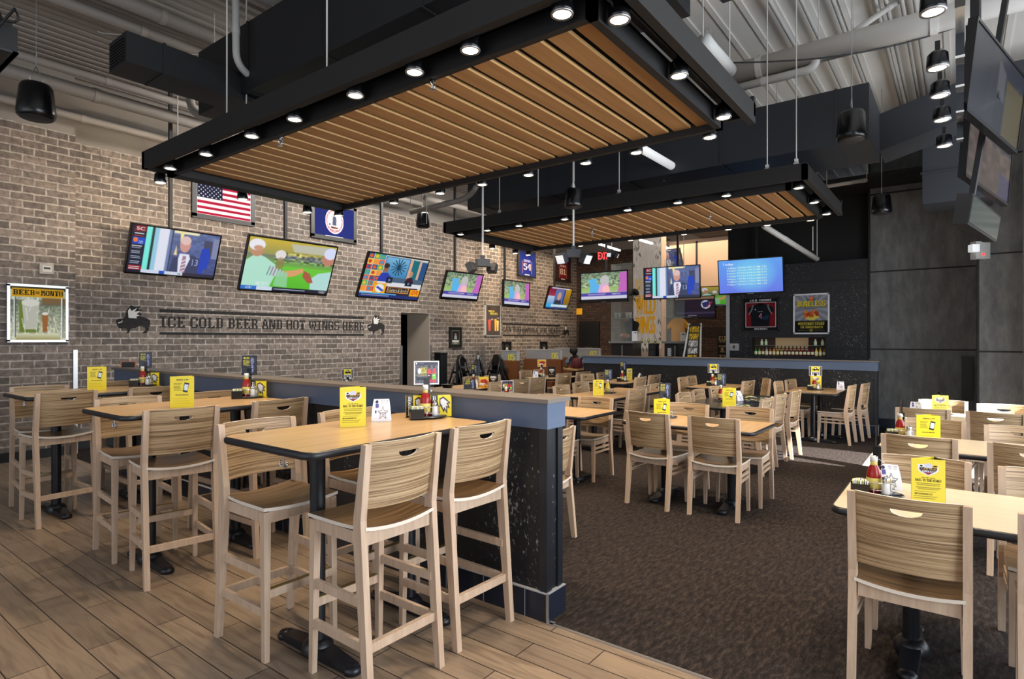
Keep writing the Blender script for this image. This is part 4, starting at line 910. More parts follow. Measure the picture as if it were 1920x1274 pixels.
def rack(sign='bottle',tall=.34):
    t=thing('condiment_rack','x','rack'); m=MB(); m.lathe([(0,.008),(.10,.008),(.105,.012),(.1,.016),(0,.016)],n=28,sx=1.1,sy=.75)
    for a,b in((-.08,-.04),(.08,-.04),(0,.06)): m.cyl((a,b,0),(a,b,.01),.006,n=8)
    obj('base_plate',m,mat('dark chrome plate',(90,92,98),.2,.9),t)
    m=MB()
    for z in(.035,.07): m.path([(.075*math.cos(a),.052*math.sin(a),z) for a in [k*PI/8 for k in range(17)]],.0025,6)
    for k in range(6): a=k*PI/3+.3; m.cyl((.075*math.cos(a),.052*math.sin(a),.014),(.075*math.cos(a),.052*math.sin(a),.07),.0022,n=6)
    m.path([(0,.03,.016),(0,.035,.13),(-.03,.035,.16),(0,.035,.18),(.03,.035,.16),(0,.035,.13)],.003,6)
    obj('wire_frame',m,CHROME,t)
    m=MB(); m.cyl((0,.045,.012),(0,.045,tall-.13),.004,n=8); m.bb(-.018,.018,.043,.05,.12,tall-.1); obj('sign_stem',m,BLACKG,t)
    return t
def sign(kind,W=.155,H=.15):
    t=thing('table_sign','x','sign'); fn={'double':cv_double,'bison':cv_bison,'wings':cv_wings,'bottles':cv_bottles}[kind]
    m=MB(); m.bb(-W/2-.004,W/2+.004,.001,.005,-.004,H+.004); obj('sign_frame',m,BLACKG if kind=='bottles' else PAPER,t)
    obj('sign_face',None,None,t,loc=(0,-.0005,H/2),me=cme('s'+kind,fn,W,H)); return t
FACE=-.70   # turn so that things face the camera side (radians about Z)
def yaw_to_cam(x,y): return math.atan2(-y,-x)+PI/2
def dress(tn,rx,ry,z,sgn='double',tall=.34,rot=None,full=True,sw=.155,sh=.15,mustard=False,srot=None):
    """rack with its bottles and sign; tn is how the table is told apart"""
    r=yaw_to_cam(rx,ry) if rot is None else rot
    def W(a,b): return (rx+a*math.cos(r)-b*math.sin(r),ry+a*math.sin(r)+b*math.cos(r))
    place('rack%.2f'%tall,lambda:rack(tall=tall),(rx,ry,z),r,'black and chrome condiment rack on %s'%tn,'condiment racks')
    x,y=W(-.015,0); place('must' if mustard else 'ket',lambda:ketchup(mat('mustard yellow',(214,188,40),.3) if mustard else None),(x,y,z+.016),r,('yellow mustard bottle' if mustard else 'red ketchup bottle with white cap')+' in the rack on %s'%tn,'sauce bottles in the racks')
    if full:
        for i,(a,b) in enumerate(((.045,-.01),(.035,-.035))):
            x,y=W(a,b); place('shk',shaker,(x,y,z+.016),r,'%s glass shaker in the rack on %s'%(('rear','front')[i],tn),'shakers in the racks')
        x,y=W(-.075,-.045); place('cad',caddy,(x,y,z),r,'black sugar packet caddy on %s'%tn,'sugar caddies')
    x,y=W(0,.045); place('sg'+sgn+'%.2f'%sw,lambda:sign(sgn,sw,sh),(x,y,z+tall-sh+.0),r if srot is None else srot,{'double':'dark promotional sign with two sauce bottles','bison':'yellow sign with winged bison','wings':'orange food sign','bottles':'dark sign with a bottle'}[sgn]+' above the rack on %s'%tn,'signs on the racks')
    return W
def menu(kind,x,y,z,l,rot=None,W=.135,H=.2,g='folded menu cards'):
    r=yaw_to_cam(x,y) if rot is None else rot
    fn={'logo':cv_logo,'phone':cv_phone,'black':cv_black}[kind]
    return place('m%s%.2f'%(kind,W),lambda:trifold(kind,fn,W,H,(30,30,30) if kind=='black' else (238,214,52)),(x,y,z),r,l,g)
def tent(x,y,z,l,rot=None,key='tent',fn=cv_tent,W=.11,H=.125): place('t'+key,lambda:tentcard(key,fn,W,H),(x,y,z),yaw_to_cam(x,y) if rot is None else rot,l,'small standing cards')
zt=BH+.004
# nearest high table
p=on_z(668,800,zt); menu('logo',p.x,p.y+.03,zt,'yellow folded card with logo shield on the nearest high table',rot=-.62,W=.135,H=.213)
p=on_z(722,790,zt); tent(p.x,p.y+.03,zt,'white tent card with star on the nearest high table',rot=-.75)
W=dress('the nearest high table',2.50,2.53,zt,'double',.335,rot=-.60,sw=.145,sh=.135)
x,y=W(.085,.03); place('beer',lambda:(lambda t:(obj('card_face',None,None,t,loc=(0,0,.07),me=cme('beer',cv_beer,.13,.14)),obj('card_stand',MB().bb(-.065,.065,.001,.004,0,.14).bb(-.065,.065,.0,.04,0,.002),YEL,t),t)[2])(thing('flip_menu','x','menu')),(x,y,zt),-.6,'yellow and black spiral beer menu leaning at the nearest rack')
x,y=W(-.06,.05); clone(PROTO['beer'],(x,y,zt),-.6,'second yellow flip menu behind the ketchup on the nearest high table')
# middle and farthest high tables
p=on_z(348,764,zt); menu('phone',p.x,p.y+.02,zt,'yellow phone card on the middle high table',rot=-.70,W=.15,H=.215)
W=dress('the middle high table',2.49,4.55,zt,'bottles',.335,rot=-.62,sw=.105,sh=.15); x,y=W(.07,.02); clone(PROTO['beer'],(x,y,zt),-.9,'yellow flip menu leaning at the middle rack')
p=on_z(184,731,zt); menu('phone',p.x,p.y,zt,'yellow phone card on the farthest high table',rot=-.52,W=.15,H=.215)
W=dress('the farthest high table',2.49,6.55,zt,'bottles',.335,rot=-.6,sw=.105,sh=.15); x,y=W(.07,.02); clone(PROTO['beer'],(x,y,zt),-.9,'yellow flip menu leaning at the farthest rack')
zt=DH+.004
def at(px,py): q=on_z(px,py,zt); return q.x,q.y
x,y=at(1224,772); x=5.32; menu('phone',5.36,2.28,zt,'yellow phone card on the front centre table',rot=-1.0,W=.15,H=.215)
dress('the front centre table',5.62,2.34,zt,'bottles',.34,rot=-1.0,full=False,sw=.105,sh=.15)
x,y=at(1121,741); menu('phone',x,y,zt,'yellow phone card on the long honey table',rot=-.9,W=.15,H=.215)
x,y=at(1141,739); dress('the long honey table',x+.1,y+.05,zt,'bottles',.34,rot=-.95,full=False,sw=.105,sh=.15,mustard=True)
x,y=at(1366,762); menu('phone',x,y,zt,'yellow phone card on the black topped table',rot=-1.1,W=.15,H=.215)
dress('the black topped table',7.62,2.42,zt,'bottles',.34,rot=-1.1,full=False,sw=.105,sh=.15)
x,y=at(1384,754); tent(x+.15,y+.05,zt,'white black lettered tent card on the black topped table',rot=-.4)
m=MB(); m.bb(-.2,.2,-.14,.14,0,.0015)
def cv_place():
    c=Cv(48,32,(30,30,32),2)
    for k in range(9): c.ell(random.uniform(.1,.9),random.uniform(.1,.9),.09,.07,(205,205,200))
    for k in range(6): c.line(random.random(),random.random(),random.random(),random.random(),.015,(190,200,60))
    c.noise(0,0,1,1,.6,20); return c
for i,(x,y,r) in enumerate(((7.15,2.05,.1),(7.9,2.1,-.2),(8.3,2.3,.3),(8.25,2.0,0))):
    o=obj('paper_placemat',None,None,None,(x,y,zt+.002),(-PI/2,0,r),cme('place',cv_place,.42,.28)); tag(o,'printed black and white placemat on the black table, %s from the left'%ORD[i],'placemat','placemats on the black table')
for nm,px,pym,tx,ty,sg,kd in (('the rightmost back table',1530,731,10.15,1.78,'bison','logo'),):
    x,y=at(px,pym); menu(kd,x,y,zt,'yellow logo card on '+nm,W=.15,H=.215); dress(nm,tx-.05,ty,zt,sg,.36,full=True,sw=.17,sh=.14); x,y=at(1576,731); tent(x,y,zt,'white tent card on '+nm)
dress('the middle back table',10.0,3.32,zt,'bison',.36,full=True,sw=.17,sh=.14); x,y=at(1342,722); tent(x,y,zt,'patterned tent card on the middle back table',key='wings',fn=cv_wings)
x,y=at(1177,712); menu('logo',x,y,zt,'yellow logo card on the left back table',rot=-.3,W=.15,H=.215); dress('the left back table',10.0,5.0,zt,'bottles',.36,full=True,sw=.105,sh=.15); x,y=at(1200,712); tent(x,y,zt,'white tent card on the left back table',rot=.8)
# tables seen over the half wall
menu('black',10.25,6.75,zt,'black folded card on the table before the orange booths',W=.15,H=.215); dress('the booth side table',10.1,6.9,zt,'wings',.36,full=True,sw=.17,sh=.14); tent(9.95,6.95,zt,'white tent card on the table before the orange booths')
x,y=7.62,6.12; menu('black',x+.05,y+.1,zt,'black folded card seen over the half wall beside the wood booth',W=.15,H=.215)
dress('the long rear table',7.45,6.45,zt,'bottles',.36,full=True,sw=.105,sh=.15)
tent(7.0,6.15,zt,'dark tent card seen over the half wall cap',key='bottles',fn=cv_bottles,W=.2,H=.16); tent(7.28,6.3,zt,'white tent card seen over the half wall cap'); place('beerb',lambda:(lambda t:(obj('card_face',None,None,t,loc=(0,0,.09),me=cme('beer2',cv_wings,.16,.17)),obj('card_stand',MB().bb(-.08,.08,.001,.004,0,.18).bb(-.08,.08,.0,.05,0,.002),YEL,t),t)[2])(thing('flip_menu','x','menu')),(7.3,6.12,zt),-.8,'yellow food card seen over the half wall cap')
dress('the hidden nearer table',5.72,4.42,zt,'double',.27,full=False,sw=.145,sh=.135)
dress('the hidden far table',5.35,7.05,zt,'bison',.345,full=False,sw=.15,sh=.13)
m=MB(); m.lathe([(0,0),(.07,0),(.1,.05),(.105,.055),(.095,.05),(.066,.006),(0,.006)],n=20); tag(obj('serving_basket',m,BLACK,None,(6.98,6.62,zt)),'round black basket with white paper seen over the half wall','basket')
# window row
W=dress('the first window table',3.46,.33,zt,'bottles',.335,rot=-1.45,srot=.12,sw=.105,sh=.15)
menu('logo',3.46,.13,zt,'nearest yellow card with logo shield on the first window table',rot=-1.33,W=.14,H=.215)
tent(3.66,.30,zt,'white star tent card behind the rack on the first window table',rot=-1.3)
menu('phone',5.42,.20,zt,'yellow phone card on the second window table',rot=-1.3,W=.15,H=.215); dress('the second window table',5.55,.36,zt,'bottles',.3,rot=-1.4,srot=.15,sw=.105,sh=.15)
menu('logo',7.42,.18,zt,'yellow logo card on the third window table',rot=-1.1,W=.15,H=.215); dress('the third window table',7.55,.16,zt,'bottles',.34,rot=-1.4,srot=.1,full=False,sw=.105,sh=.15); tent(7.5,.37,zt,'white tent card on the third window table')
m=MB(); m.box((0,0,.03),(.13,.004,.06),1); m.box((0,.002,.03),(.16,.003,.075),0); tag(obj('small_card',m,[mat('orange card',(196,110,70),.6),BLACK],None,(2.76,7.7,1.217),(0,0,-.6)),'small orange and black card standing on the far end of the half wall cap','card')
# ================================================================== TELEVISIONS
def news(c=None):
    c=Cv(150,84,(78,96,150),2); c.gradv(0,1,(96,112,160),(62,74,128)); c.noise(0,0,1,1,.22,18)
    c.rect(.155,0,.3,1,(120,235,220)); c.rect(.215,0,.24,1,(24,40,46)); c.rect(.29,0,.40,1,(222,226,240)); c.rect(.245,0,.29,1,(150,200,225)); c.rect(.40,0,.45,1,(110,130,175)); c.rect(.435,0,.447,1,(40,46,66))
    c.poly([(.45,0),(.75,0),(.74,.06),(.45,.06)],(240,232,190)); c.poly([(.52,0),(.57,0),(.545,.38)],(244,226,150)); c.poly([(.48,.55),(.52,.55),(.5,.32)],(236,214,150))
    c.blur(1)
    c.poly([(.45,1),(.48,.62),(.58,.52),(.72,.52),(.80,.6),(.86,1)],(52,62,98)); c.poly([(.55,.5),(.66,.5),(.68,.6),(.62,.98),(.56,.98),(.54,.62)],(226,228,244)); c.poly([(.59,.55),(.63,.55),(.64,.96),(.58,.96)],(160,120,140))
    for k in range(4): c.line(.585,.68+k*.08,.635,.63+k*.08,.01,(232,226,240))
    c.ell(.60,.30,.062,.17,(206,150,140)); c.ell(.60,.2,.06,.1,(222,190,186)); c.blur(2)
    c.rect(.82,.15,.92,.5,(70,70,96)); c.poly([(.8,.35),(.88,.3),(.92,.5),(.9,.8),(.86,.8),(.84,.95),(.79,.9)],(26,64,184)); c.rect(.93,.08,1,.55,(130,136,170)); c.sans('13',.71,.78,.6,.75,(150,160,210))
    c.rect(0,0,.155,1,(16,20,48)); c.poly([(.04,0),(.15,0),(.15,.12),(.02,.14)],(120,20,34)); c.sans('SC',.045,.13,.03,.1,(238,226,230)); c.lines(.03,.145,.15,.2,1,WC,1); c.lines(.03,.145,.21,.235,1,(190,50,60),1)
    c.rect(.02,.25,.15,.4,(20,70,190)); c.ell(.05,.31,.025,.05,(230,120,60)); c.sans('NY',.09,.13,.32,.39,WC); c.lines(.02,.15,.42,.5,2,WC,1)
    for k in range(3): c.rect(.015,.52+k*.11,.15,.62+k*.11,(24,34,58)); c.lines(.025,.13,.535+k*.11,.61+k*.11,2,(200,206,220),.8)
    c.rect(.012,.85,.155,.955,(140,20,36)); c.lines(.02,.14,.87,.95,2,WC,1)
    c.rect(.15,.93,.62,1,(206,214,232)); c.rect(.35,.93,.41,1,(30,80,190)); c.rect(.62,.93,1,1,(40,40,64)); c.sans('FINAL',.56,.61,.95,.985,(40,40,60)); return c
def golf():
    c=Cv(160,90,(90,170,50),2); c.gradv(0,.3,(206,176,60),(150,150,90)); c.gradv(.3,.5,(120,120,110),(110,180,70)); c.gradv(.5,1,(110,200,60),(84,184,44)); c.noise(.3,.22,1,.42,.9,30); c.noise(.3,.25,.85,.36,.5,40,(80,90,170),.55)
    c.poly([(.45,.05),(1,.02),(1,.2),(.5,.2)],(190,190,170)); c.blur(2)
    c.poly([(0,.95),(0,.45),(.1,.3),(.2,.36),(.32,.48),(.34,.7),(.3,.95)],(176,226,206)); c.poly([(.26,.5),(.36,.55),(.44,.6),(.42,.7),(.3,.72)],(196,204,206))
    for k in range(5): c.line(.27+k*.035,.52+k*.01,.25+k*.035,.7,.004,(90,100,110))
    c.poly([(.42,.6),(.56,.55),(.64,.5),(.66,.58),(.56,.68),(.44,.72)],(220,160,110)); c.ell(.1,.24,.07,.12,(190,140,110)); c.ell(.09,.14,.085,.11,(232,232,240)); c.ell(.11,.2,.05,.05,(200,150,120))
    c.ell(.36,.28,.06,.09,(228,222,220)); c.ell(.37,.45,.05,.12,(150,110,80),.6); c.poly([(.36,.6),(.48,.62),(.5,.92),(.34,.9)],(150,210,170),.8)
    c.poly([(.78,.95),(.76,.7),(.84,.58),(1,.52),(1,.95)],(178,220,216)); c.poly([(.66,.55),(.74,.6),(.8,.78),(.74,.8),(.66,.68)],(170,90,70)); c.ell(.93,.26,.075,.15,(196,130,110)); c.ell(.94,.15,.08,.12,(216,222,248)); c.blur(1)
    c.slab('NBC GOLF',.15,.28,.84,.9,(220,232,230)); c.rect(.0,.93,.17,1,(40,110,200)); c.rect(.17,.93,.34,1,(206,220,235)); c.rect(.34,.93,1,1,(24,28,52)); c.sans('GOLF',.05,.12,.945,.985,WC); c.lines(.36,.84,.95,.99,1,(190,196,214),.9); c.sans('GOLF',.9,.985,.94,.99,WC); return c
def show():
    c=Cv(120,68,(210,208,200),2); cols=[(60,90,130),(230,90,40),(240,190,50),(90,170,90),(200,60,60),(240,150,60),(60,150,190)]
    for j in range(7):
        for i in range(3): c.rect(i*.09,j*.125,i*.09+.085,j*.125+.12,cols[(i*3+j*2)%7]); c.ell(i*.09+.04,j*.125+.06,.025,.04,cols[(i+j*3+1)%7])
    c.rect(.28,.02,.76,.52,(30,90,150)); c.gradv(.04,.5,(120,180,216),(60,130,180),.29,.68)
    for k in range(14): a=k*.45; c.line(.52,.25,.52+.13*math.cos(a),.25+.2*math.sin(a),.008,(20,60,90))
    c.rect(.69,.02,.74,.56,(214,170,140)); c.rect(.75,.04,.86,.5,(20,110,120)); c.rect(.86,.02,.9,.6,(206,170,150)); c.rect(.9,.05,1,.5,(40,80,130))
    c.rect(.28,.5,1,.62,(70,96,120)); c.poly([(.25,.62),(1,.62),(1,.72),(.2,.72)],(222,222,226))
    c.ell(.32,.3,.04,.1,(150,100,80)); c.poly([(.22,.62),(.26,.42),(.36,.4),(.44,.5),(.42,.62)],(40,60,170)); c.ell(.32,.24,.045,.06,(50,40,40)); c.rect(.37,.5,.47,.64,(30,30,40)); c.ell(.42,.57,.018,.03,(90,130,200))
    c.ell(.76,.38,.03,.075,(190,140,120)); c.poly([(.68,.62),(.71,.48),(.8,.46),(.84,.6)],(60,20,40)); c.rect(.70,.56,.82,.68,(24,26,34)); c.ell(.76,.62,.02,.03,(90,130,200))
    c.rect(.27,.72,.95,.92,(40,30,50)); c.rect(.43,.73,.8,.87,(226,150,70)); c.rect(.445,.745,.785,.855,(36,26,24)); c.sans('Guitars & Bands',.46,.77,.76,.84,(226,210,180))
    c.rect(.2,.66,.4,.92,(236,170,30)); c.ell(.3,.78,.07,.1,(230,230,236)); c.line(.25,.75,.36,.84,.02,(40,70,180)); c.rect(.83,.75,1,.92,(246,170,20)); c.sans('GIVE',.85,.98,.77,.88,(200,40,30)); c.sans('LIKE',.1,.19,.62,.72,(200,40,60))
    c.rect(0,.92,1,1,(26,44,110)); c.rect(0,.9,.6,.925,(90,170,220)); c.lines(.04,.5,.935,.985,1,WC,.9); return c
def colour():
    c=Cv(96,54,(130,150,120),2); c.gradv(0,.55,(110,130,105),(150,170,130)); c.noise(0,0,1,.55,.7,26); c.gradv(.55,.8,(150,180,100),(170,200,140)); c.blur(1)
    c.poly([(.15,.25),(.36,.2),(.34,.36),(.42,.5),(.42,.8),(.2,.8),(.2,.4)],(90,180,235)); c.ell(.52,.3,.1,.2,(190,190,190)); c.poly([(.42,.45),(.6,.42),(.66,.8),(.36,.8)],(224,170,220)); c.ell(.55,.65,.08,.16,(250,190,190)); c.poly([(.84,.05),(1,.0),(1,.75),(.8,.75),(.86,.4)],(196,100,190))
    c.rect(.0,.76,1,.88,(74,64,160)); c.lines(.15,.62,.79,.86,2,(230,230,250),.9); c.sans('Facebook',.68,.86,.78,.84,WC); c.rect(0,.88,1,1,(205,205,225)); c.blur(1); return c
def suit():
    c=Cv(70,42,(130,40,60),2); c.gradv(0,.5,(120,20,50),(170,60,90),0,.3); c.gradv(.4,1,(190,200,225),(60,140,200),0,.35); c.rect(.3,.08,.7,.85,(90,110,170)); c.gradv(0,1,(190,140,30),(120,90,20),.74,1); c.rect(.68,.1,.74,.9,(40,60,140))
    c.poly([(.3,.85),(.36,.6),(.6,.56),(.68,.85)],(50,52,66)); c.ell(.5,.4,.085,.2,(196,150,130)); c.rect(.1,.0,.9,.06,(200,200,220)); c.rect(.22,.8,.95,.92,(190,220,236)); c.ell(.12,.85,.1,.1,(60,170,220)); c.rect(0,.94,1,1,(30,60,120)); c.blur(1); return c
def today():
    c=Cv(130,74,(110,150,235),2); c.gradv(0,1,(96,160,240),(104,124,232)); m=((c.X-.52)/.42)**2+((c.Y-.45)/.62)**2; a=np.clip(1-m,0,1)[:,:,None]; c.a=c.a*(1-a*.85)+np.array((120,212,244))/255.*a*.85
    c.sans('Today:',.065,.25,.08,.17,(240,246,255))
    for k in range(7):
        s=['11:00am TEXAS HOLD EM 1:25','2:30pm TEXAS HOLD EM 2:15','5:00pm TEXAS HOLD EM 5:25','7:30pm TEXAS HOLD EM 7:15','8:00pm TEXAS HOLD EM 6:05','11:00pm TEXAS HOLD EM 7:25','9:00pm TEXAS HOLD EM 1:25'][k]
        c.sans(s,.13,.76,.21+k*.085,.265+k*.085,(226,240,226))
    return c
def texans():
    c=Cv(64,38,(26,20,46),2); c.rect(0,0,1,.12,(150,120,90)); c.rect(0,.72,1,.82,(60,56,84)); c.ell(.78,.38,.12,.2,(230,230,240)); c.poly([(.68,.3),(.9,.2),(.84,.5),(.72,.52)],(30,50,120)); c.line(.8,.5,.95,.25,.02,(190,40,50)); c.lines(.3,.6,.86,.94,1,WC,.9); return c
def dark1():  # dark screen with pipe reflections painted into the picture
    c=Cv(70,40,(16,20,44),2); c.gradv(0,1,(14,18,44),(12,14,26)); c.poly([(.35,0),(.5,0),(.42,1),(.25,1)],(30,30,40)); c.poly([(.45,.1),(.6,.2),(.6,.6),(.45,.5)],(90,90,96)); c.rect(.62,.25,1,1,(92,78,14)); c.line(.2,.9,.9,.2,.006,(80,80,84)); c.blur(2); return c
def dark2():  # dark screen, room reflections painted as blurred brown tones
    c=Cv(70,40,(70,60,58),2); c.gradv(0,1,(96,84,78),(84,66,56)); c.noise(0,0,1,1,.5,10); c.ell(.25,.3,.12,.2,(74,50,46)); c.rect(0,0,1,.14,(20,20,56)); c.rect(.72,.55,1,1,(56,56,96)); c.blur(4); return c
TVM={}
def tv(label,x,y,z,yaw,tilt,w,fn,mat_=SCREEN,bez=.018,bot=.03,ptop=5.15,pole=True,h=None,thick=.05,poleoff=0):
    h=h or w*.575; t=thing('television',label,'television',(x,y,z),math.radians(yaw),'wall and bar televisions')
    R=(math.radians(tilt),0,0)
    m=MB(); m.bb(-w/2,w/2,0,thick,-h/2,h/2); m.bb(-w/2,w/2,-.008,0,h/2-bez,h/2); m.bb(-w/2,w/2,-.008,0,-h/2,-h/2+bot); m.bb(-w/2,-w/2+bez,-.008,0,-h/2,h/2); m.bb(w/2-bez,w/2,-.008,0,-h/2,h/2)
    m.bb(-.06,.06,-.0105,-.008,-h/2+.006,-h/2+.012,1); m.bb(-w*.3,w*.3,thick,thick+.03,-h*.35,h*.3); obj('casing',m,[BLACKG,STEEL],t,rot=R)
    sw,sh=w-2*bez,h-bez-bot; k=(fn.__name__,round(sw,2),round(sh,2))
    if k not in TVM: TVM[k]=fn().mesh('screen',sw,sh,mat_)
    c=Vector((0,-.002,(bot-bez)/2)); c.rotate(Matrix.Rotation(R[0],3,'X')); obj('screen',None,None,t,loc=c,rot=R,me=TVM[k])
    if pole:
        m=MB(); m.bb(-.022+poleoff,.022+poleoff,.13,.174,-.1,ptop-z); m.bb(-.1+poleoff,.1+poleoff,.09,.13,-.12,.12); m.bb(-.015+poleoff,.015+poleoff,.03,.12,-.04,.04); obj('mount_pole',m,SOFTBLK,t)
    return t
tv('television over the brick wall showing a man in a suit, leftmost',3.82,8.98,2.78,1.1,20.8,1.225,news)
tv('large television showing golfers in white caps bumping fists',5.12,8.13,2.64,-1.9,23.2,1.46,golf)
tv('large television showing two hosts with laptops and bright posters',7.25,8.19,2.66,1.1,23.6,1.46,show,poleoff=-.18)
tv('fourth television on the brick wall, blurred pastel picture, tilted',10.1,9.1,2.76,-4.2,20.2,1.165,colour,bez=.03,bot=.06,poleoff=-.1)
tv('small upright television before the brick pier, blurred pastel picture',11.69,8.73,2.66,.7,.9,1.10,colour,bez=.03,bot=.07,h=.66,poleoff=-.3)
tv('small television with a suited man and yellow curtain near the jersey 81',13.79,8.85,2.68,-2.1,17.6,1.10,suit,bez=.02,bot=.02)
tv('television on the bar side with thick black frame and pastel picture',12.43,6.72,2.79,-85.9,.3,1.24,colour,bez=.035,bot=.08,h=.74,ptop=4.15)
tv('middle bar television showing a man in a suit, facing the room',12.33,5.01,2.78,-84.2,2.7,1.24,news,ptop=4.15,poleoff=.1)
tv('bright blue television listing times under the word Today',12.0,3.27,2.78,-85.6,9.6,1.21,today,ptop=2.95+1.2,poleoff=.1)
tv('slanted bar television with teal stripes up behind the middle bar television',*P(15.2,1247,488),-100,22,.95,news,DIM,ptop=4.15)
tv('wide bar television with team logo below the middle bar television',*P(15.5,1303,577),-88,12,1.05,texans,DIM,ptop=4.15)
tv('bar television showing golfer in white cap behind the blue television',*P(15.2,1350,556),-84,14,.95,golf,DIM,ptop=4.15)
def cable(label,pts,r=.006,mt=None): m=MB(); m.path(pts,r,6); return tag(obj('cable',m,mt or BLACK),label,'cable')
cable('black loop of cable beside the slanted bar television',[P(15,1228,480),P(15,1222,490),P(15,1224,500),P(15,1232,497)])
# window side televisions, seen very steeply
def sidetv_build(label,TL,d,vp,w,h,fn,mt,tilt,bez=.02):
    a=Vector(P(d,*TL)); th=TH-math.atan((vp-960)/FL)
    # screen normal towards the room (+Y side); left edge (as seen) is the near edge
    t=thing('television',label,'television',tuple(a),th,'wall and bar televisions')
    R=(math.radians(tilt),0,0)
    m=MB(); m.bb(0,w,0,.05,-h,0); m.bb(0,w,-.008,0,-bez,0); m.bb(0,w,-.008,0,-h,-h+bez*1.4); m.bb(0,bez,-.008,0,-h,0); m.bb(w-bez,w,-.008,0,-h,0); m.bb(w*.2,w*.8,.05,.09,-h*.8,-h*.2,0)
    for k in range(3): m.bb(.3+k*.05,.33+k*.05,.02,.045,.0,.002,1)
    obj('casing',m,[BLACKG,PAPER],t,rot=R)
    me=fn().mesh('screen',w-2*bez,h-2.4*bez,mt); c=Vector((w/2,-.002,-h/2)); c.rotate(Matrix.Rotation(R[0],3,'X')); obj('screen',None,None,t,loc=c,rot=R,me=me)
    m=MB(); m.bb(w/2-.03,w/2+.03,.15,.21,-h/2,5.2-a.z); m.bb(w/2-.03,w/2+.03,.03,.17,-h/2-.04,-h/2+.04); obj('mount_pole',m,SOFTBLK,t)
    return t
SIDE=[]
SIDE.append(sidetv_build('upper big dark television at the right edge of the picture',(1832,30),4.1,2310,1.55,.64,dark1,DIM,6))
SIDE.append(sidetv_build('lower big dark television at the right edge, brownish painted reflections',(1819,203),5.1,2240,1.8,.58,dark2,DIM,4))
m=MB(); m.bb(0,1.3,0,.1,-.24,.0); m.bb(.02,1.28,-.004,0,-.22,-.02,1); 
t=thing('small_monitor','small greenish unlit monitor under the two big side televisions','monitor',P(4.6,1824,362),0); t.rotation_euler=(math.radians(8),0,TH-math.atan((2150-960)/FL))
obj('casing',m,[BLACKG,mat('greenish dark glass',(48,58,54),.15)],t); m=MB(); m.bb(.6,.66,.1,.14,-.12,5.2-t.location.z); obj('mount_pole',m,SOFTBLK,t)
t=thing('emergency_lamp','grey twin emergency lamp with red indicator by the column','emergency lamp',P(8.17,1838,470),-.9); m=MB(); m.bb(-.1,.1,-.05,.05,-.12,.12); obj('lamp_box',m,mat('pale grey plastic',(190,190,188),.5),t)
m=MB(); m.box((-.14,-.06,.02),(.1,.08,.1)); obj('lamp_head',m,mat('frosted lens',(235,238,240),.3,emit=.5),t); m=MB(); m.cyl((0,-.052,-.06),(0,-.056,-.06),.016,n=12); obj('indicator',m,mat('red indicator',(255,30,30),.4,emit=6),t)
# ================================================================== FRAMED THINGS ON THE WALLS
def frame(name,label,x0,x1,z0,z1,cvf,fm,bw=.04,Y=9.85,cat='picture',glass=False,group=None,xwall=None):
    """picture on a wall; along X at depth Y, or along Y at xwall"""
    w,h=abs(x1-x0),z1-z0
    if xwall is None: t=thing(name,label,cat,((x0+x1)/2,Y-.03,(z0+z1)/2),0,group)
    else: t=thing(name,label,cat,(xwall-.03,(x0+x1)/2,(z0+z1)/2),-PI/2,group)
    m=MB(); m.bb(-w/2,w/2,-.01,.03,h/2-bw,h/2); m.bb(-w/2,w/2,-.01,.03,-h/2,-h/2+bw); m.bb(-w/2,-w/2+bw,-.01,.03,-h/2,h/2); m.bb(w/2-bw,w/2,-.01,.03,-h/2,h/2)
    b2=bw*.3; m.bb(-w/2-.0,w/2,-.016,-.01,h/2-b2,h/2); m.bb(-w/2,w/2,-.016,-.01,-h/2,-h/2+b2); obj('frame',m,fm,t)
    obj('picture',None,None,t,loc=(0,0,0),me=cvf().mesh('picture',w-2*bw,h-2*bw,PRINT)); return t
def usflag():
    c=Cv(100,64,(235,230,230),3)
    for k in range(13):
        if k%2==0: c.rect(0,k/13,1,(k+1)/13,(150,22,52))
    c.rect(0,0,.46,7/13,(26,30,54))
    for r in range(9):
        for q in range(6 if r%2==0 else 5):
            x=.038+q*.0765+(.038 if r%2 else 0); y=.03+r*.058; pts=[]
            for k in range(10): a=-PI/2+k*PI/5; rr=.017 if k%2==0 else .007; pts.append((x+rr*math.cos(a),y+rr*1.5*math.sin(a)))
            c.poly(pts,(240,240,244))
    c.rect(0,0,1,.012,WC); c.rect(0,.988,1,1,WC); c.rect(0,0,.008,1,WC); c.rect(.992,0,1,1,WC); return c
def vaflag():
    c=Cv(90,60,(26,34,96),3); c.rect(0,0,1,.012,WC); c.rect(0,.985,1,1,WC); c.rect(0,0,.01,1,WC); c.rect(.99,0,1,1,WC)
    c.ell(.5,.48,.235,.42,(226,214,224)); c.ell(.5,.48,.215,.385,(176,110,120)); c.noise(.28,.1,.72,.9,.5,34,(226,216,220),.55); c.rect(0,0,.27,1,(26,34,96)); c.rect(.73,0,1,1,(26,34,96))
    m=(((c.X-.5)/.235)**2+((c.Y-.48)/.42)**2)>=1; c.put(m&(c.X>.01)&(c.X<.99)&(c.Y>.012)&(c.Y<.985),(26,34,96)); c.ell(.5,.48,.18,.32,(224,214,214))
    c.ell(.49,.27,.02,.04,(150,110,90)); c.poly([(.46,.32),(.53,.32),(.55,.62),(.45,.62)],(70,80,110)); c.line(.44,.24,.44,.66,.004,(90,80,60)); c.line(.53,.34,.56,.5,.006,(120,90,80)); c.poly([(.4,.66),(.6,.68),(.58,.73),(.42,.73)],(90,50,40)); c.ell(.38,.6,.02,.03,(60,50,50)); c.slab('VIRGINIA',.4,.6,.76,.8,(120,70,80)); return c
DKF=mat('dark wooden picture frame',(34,30,28),.4)
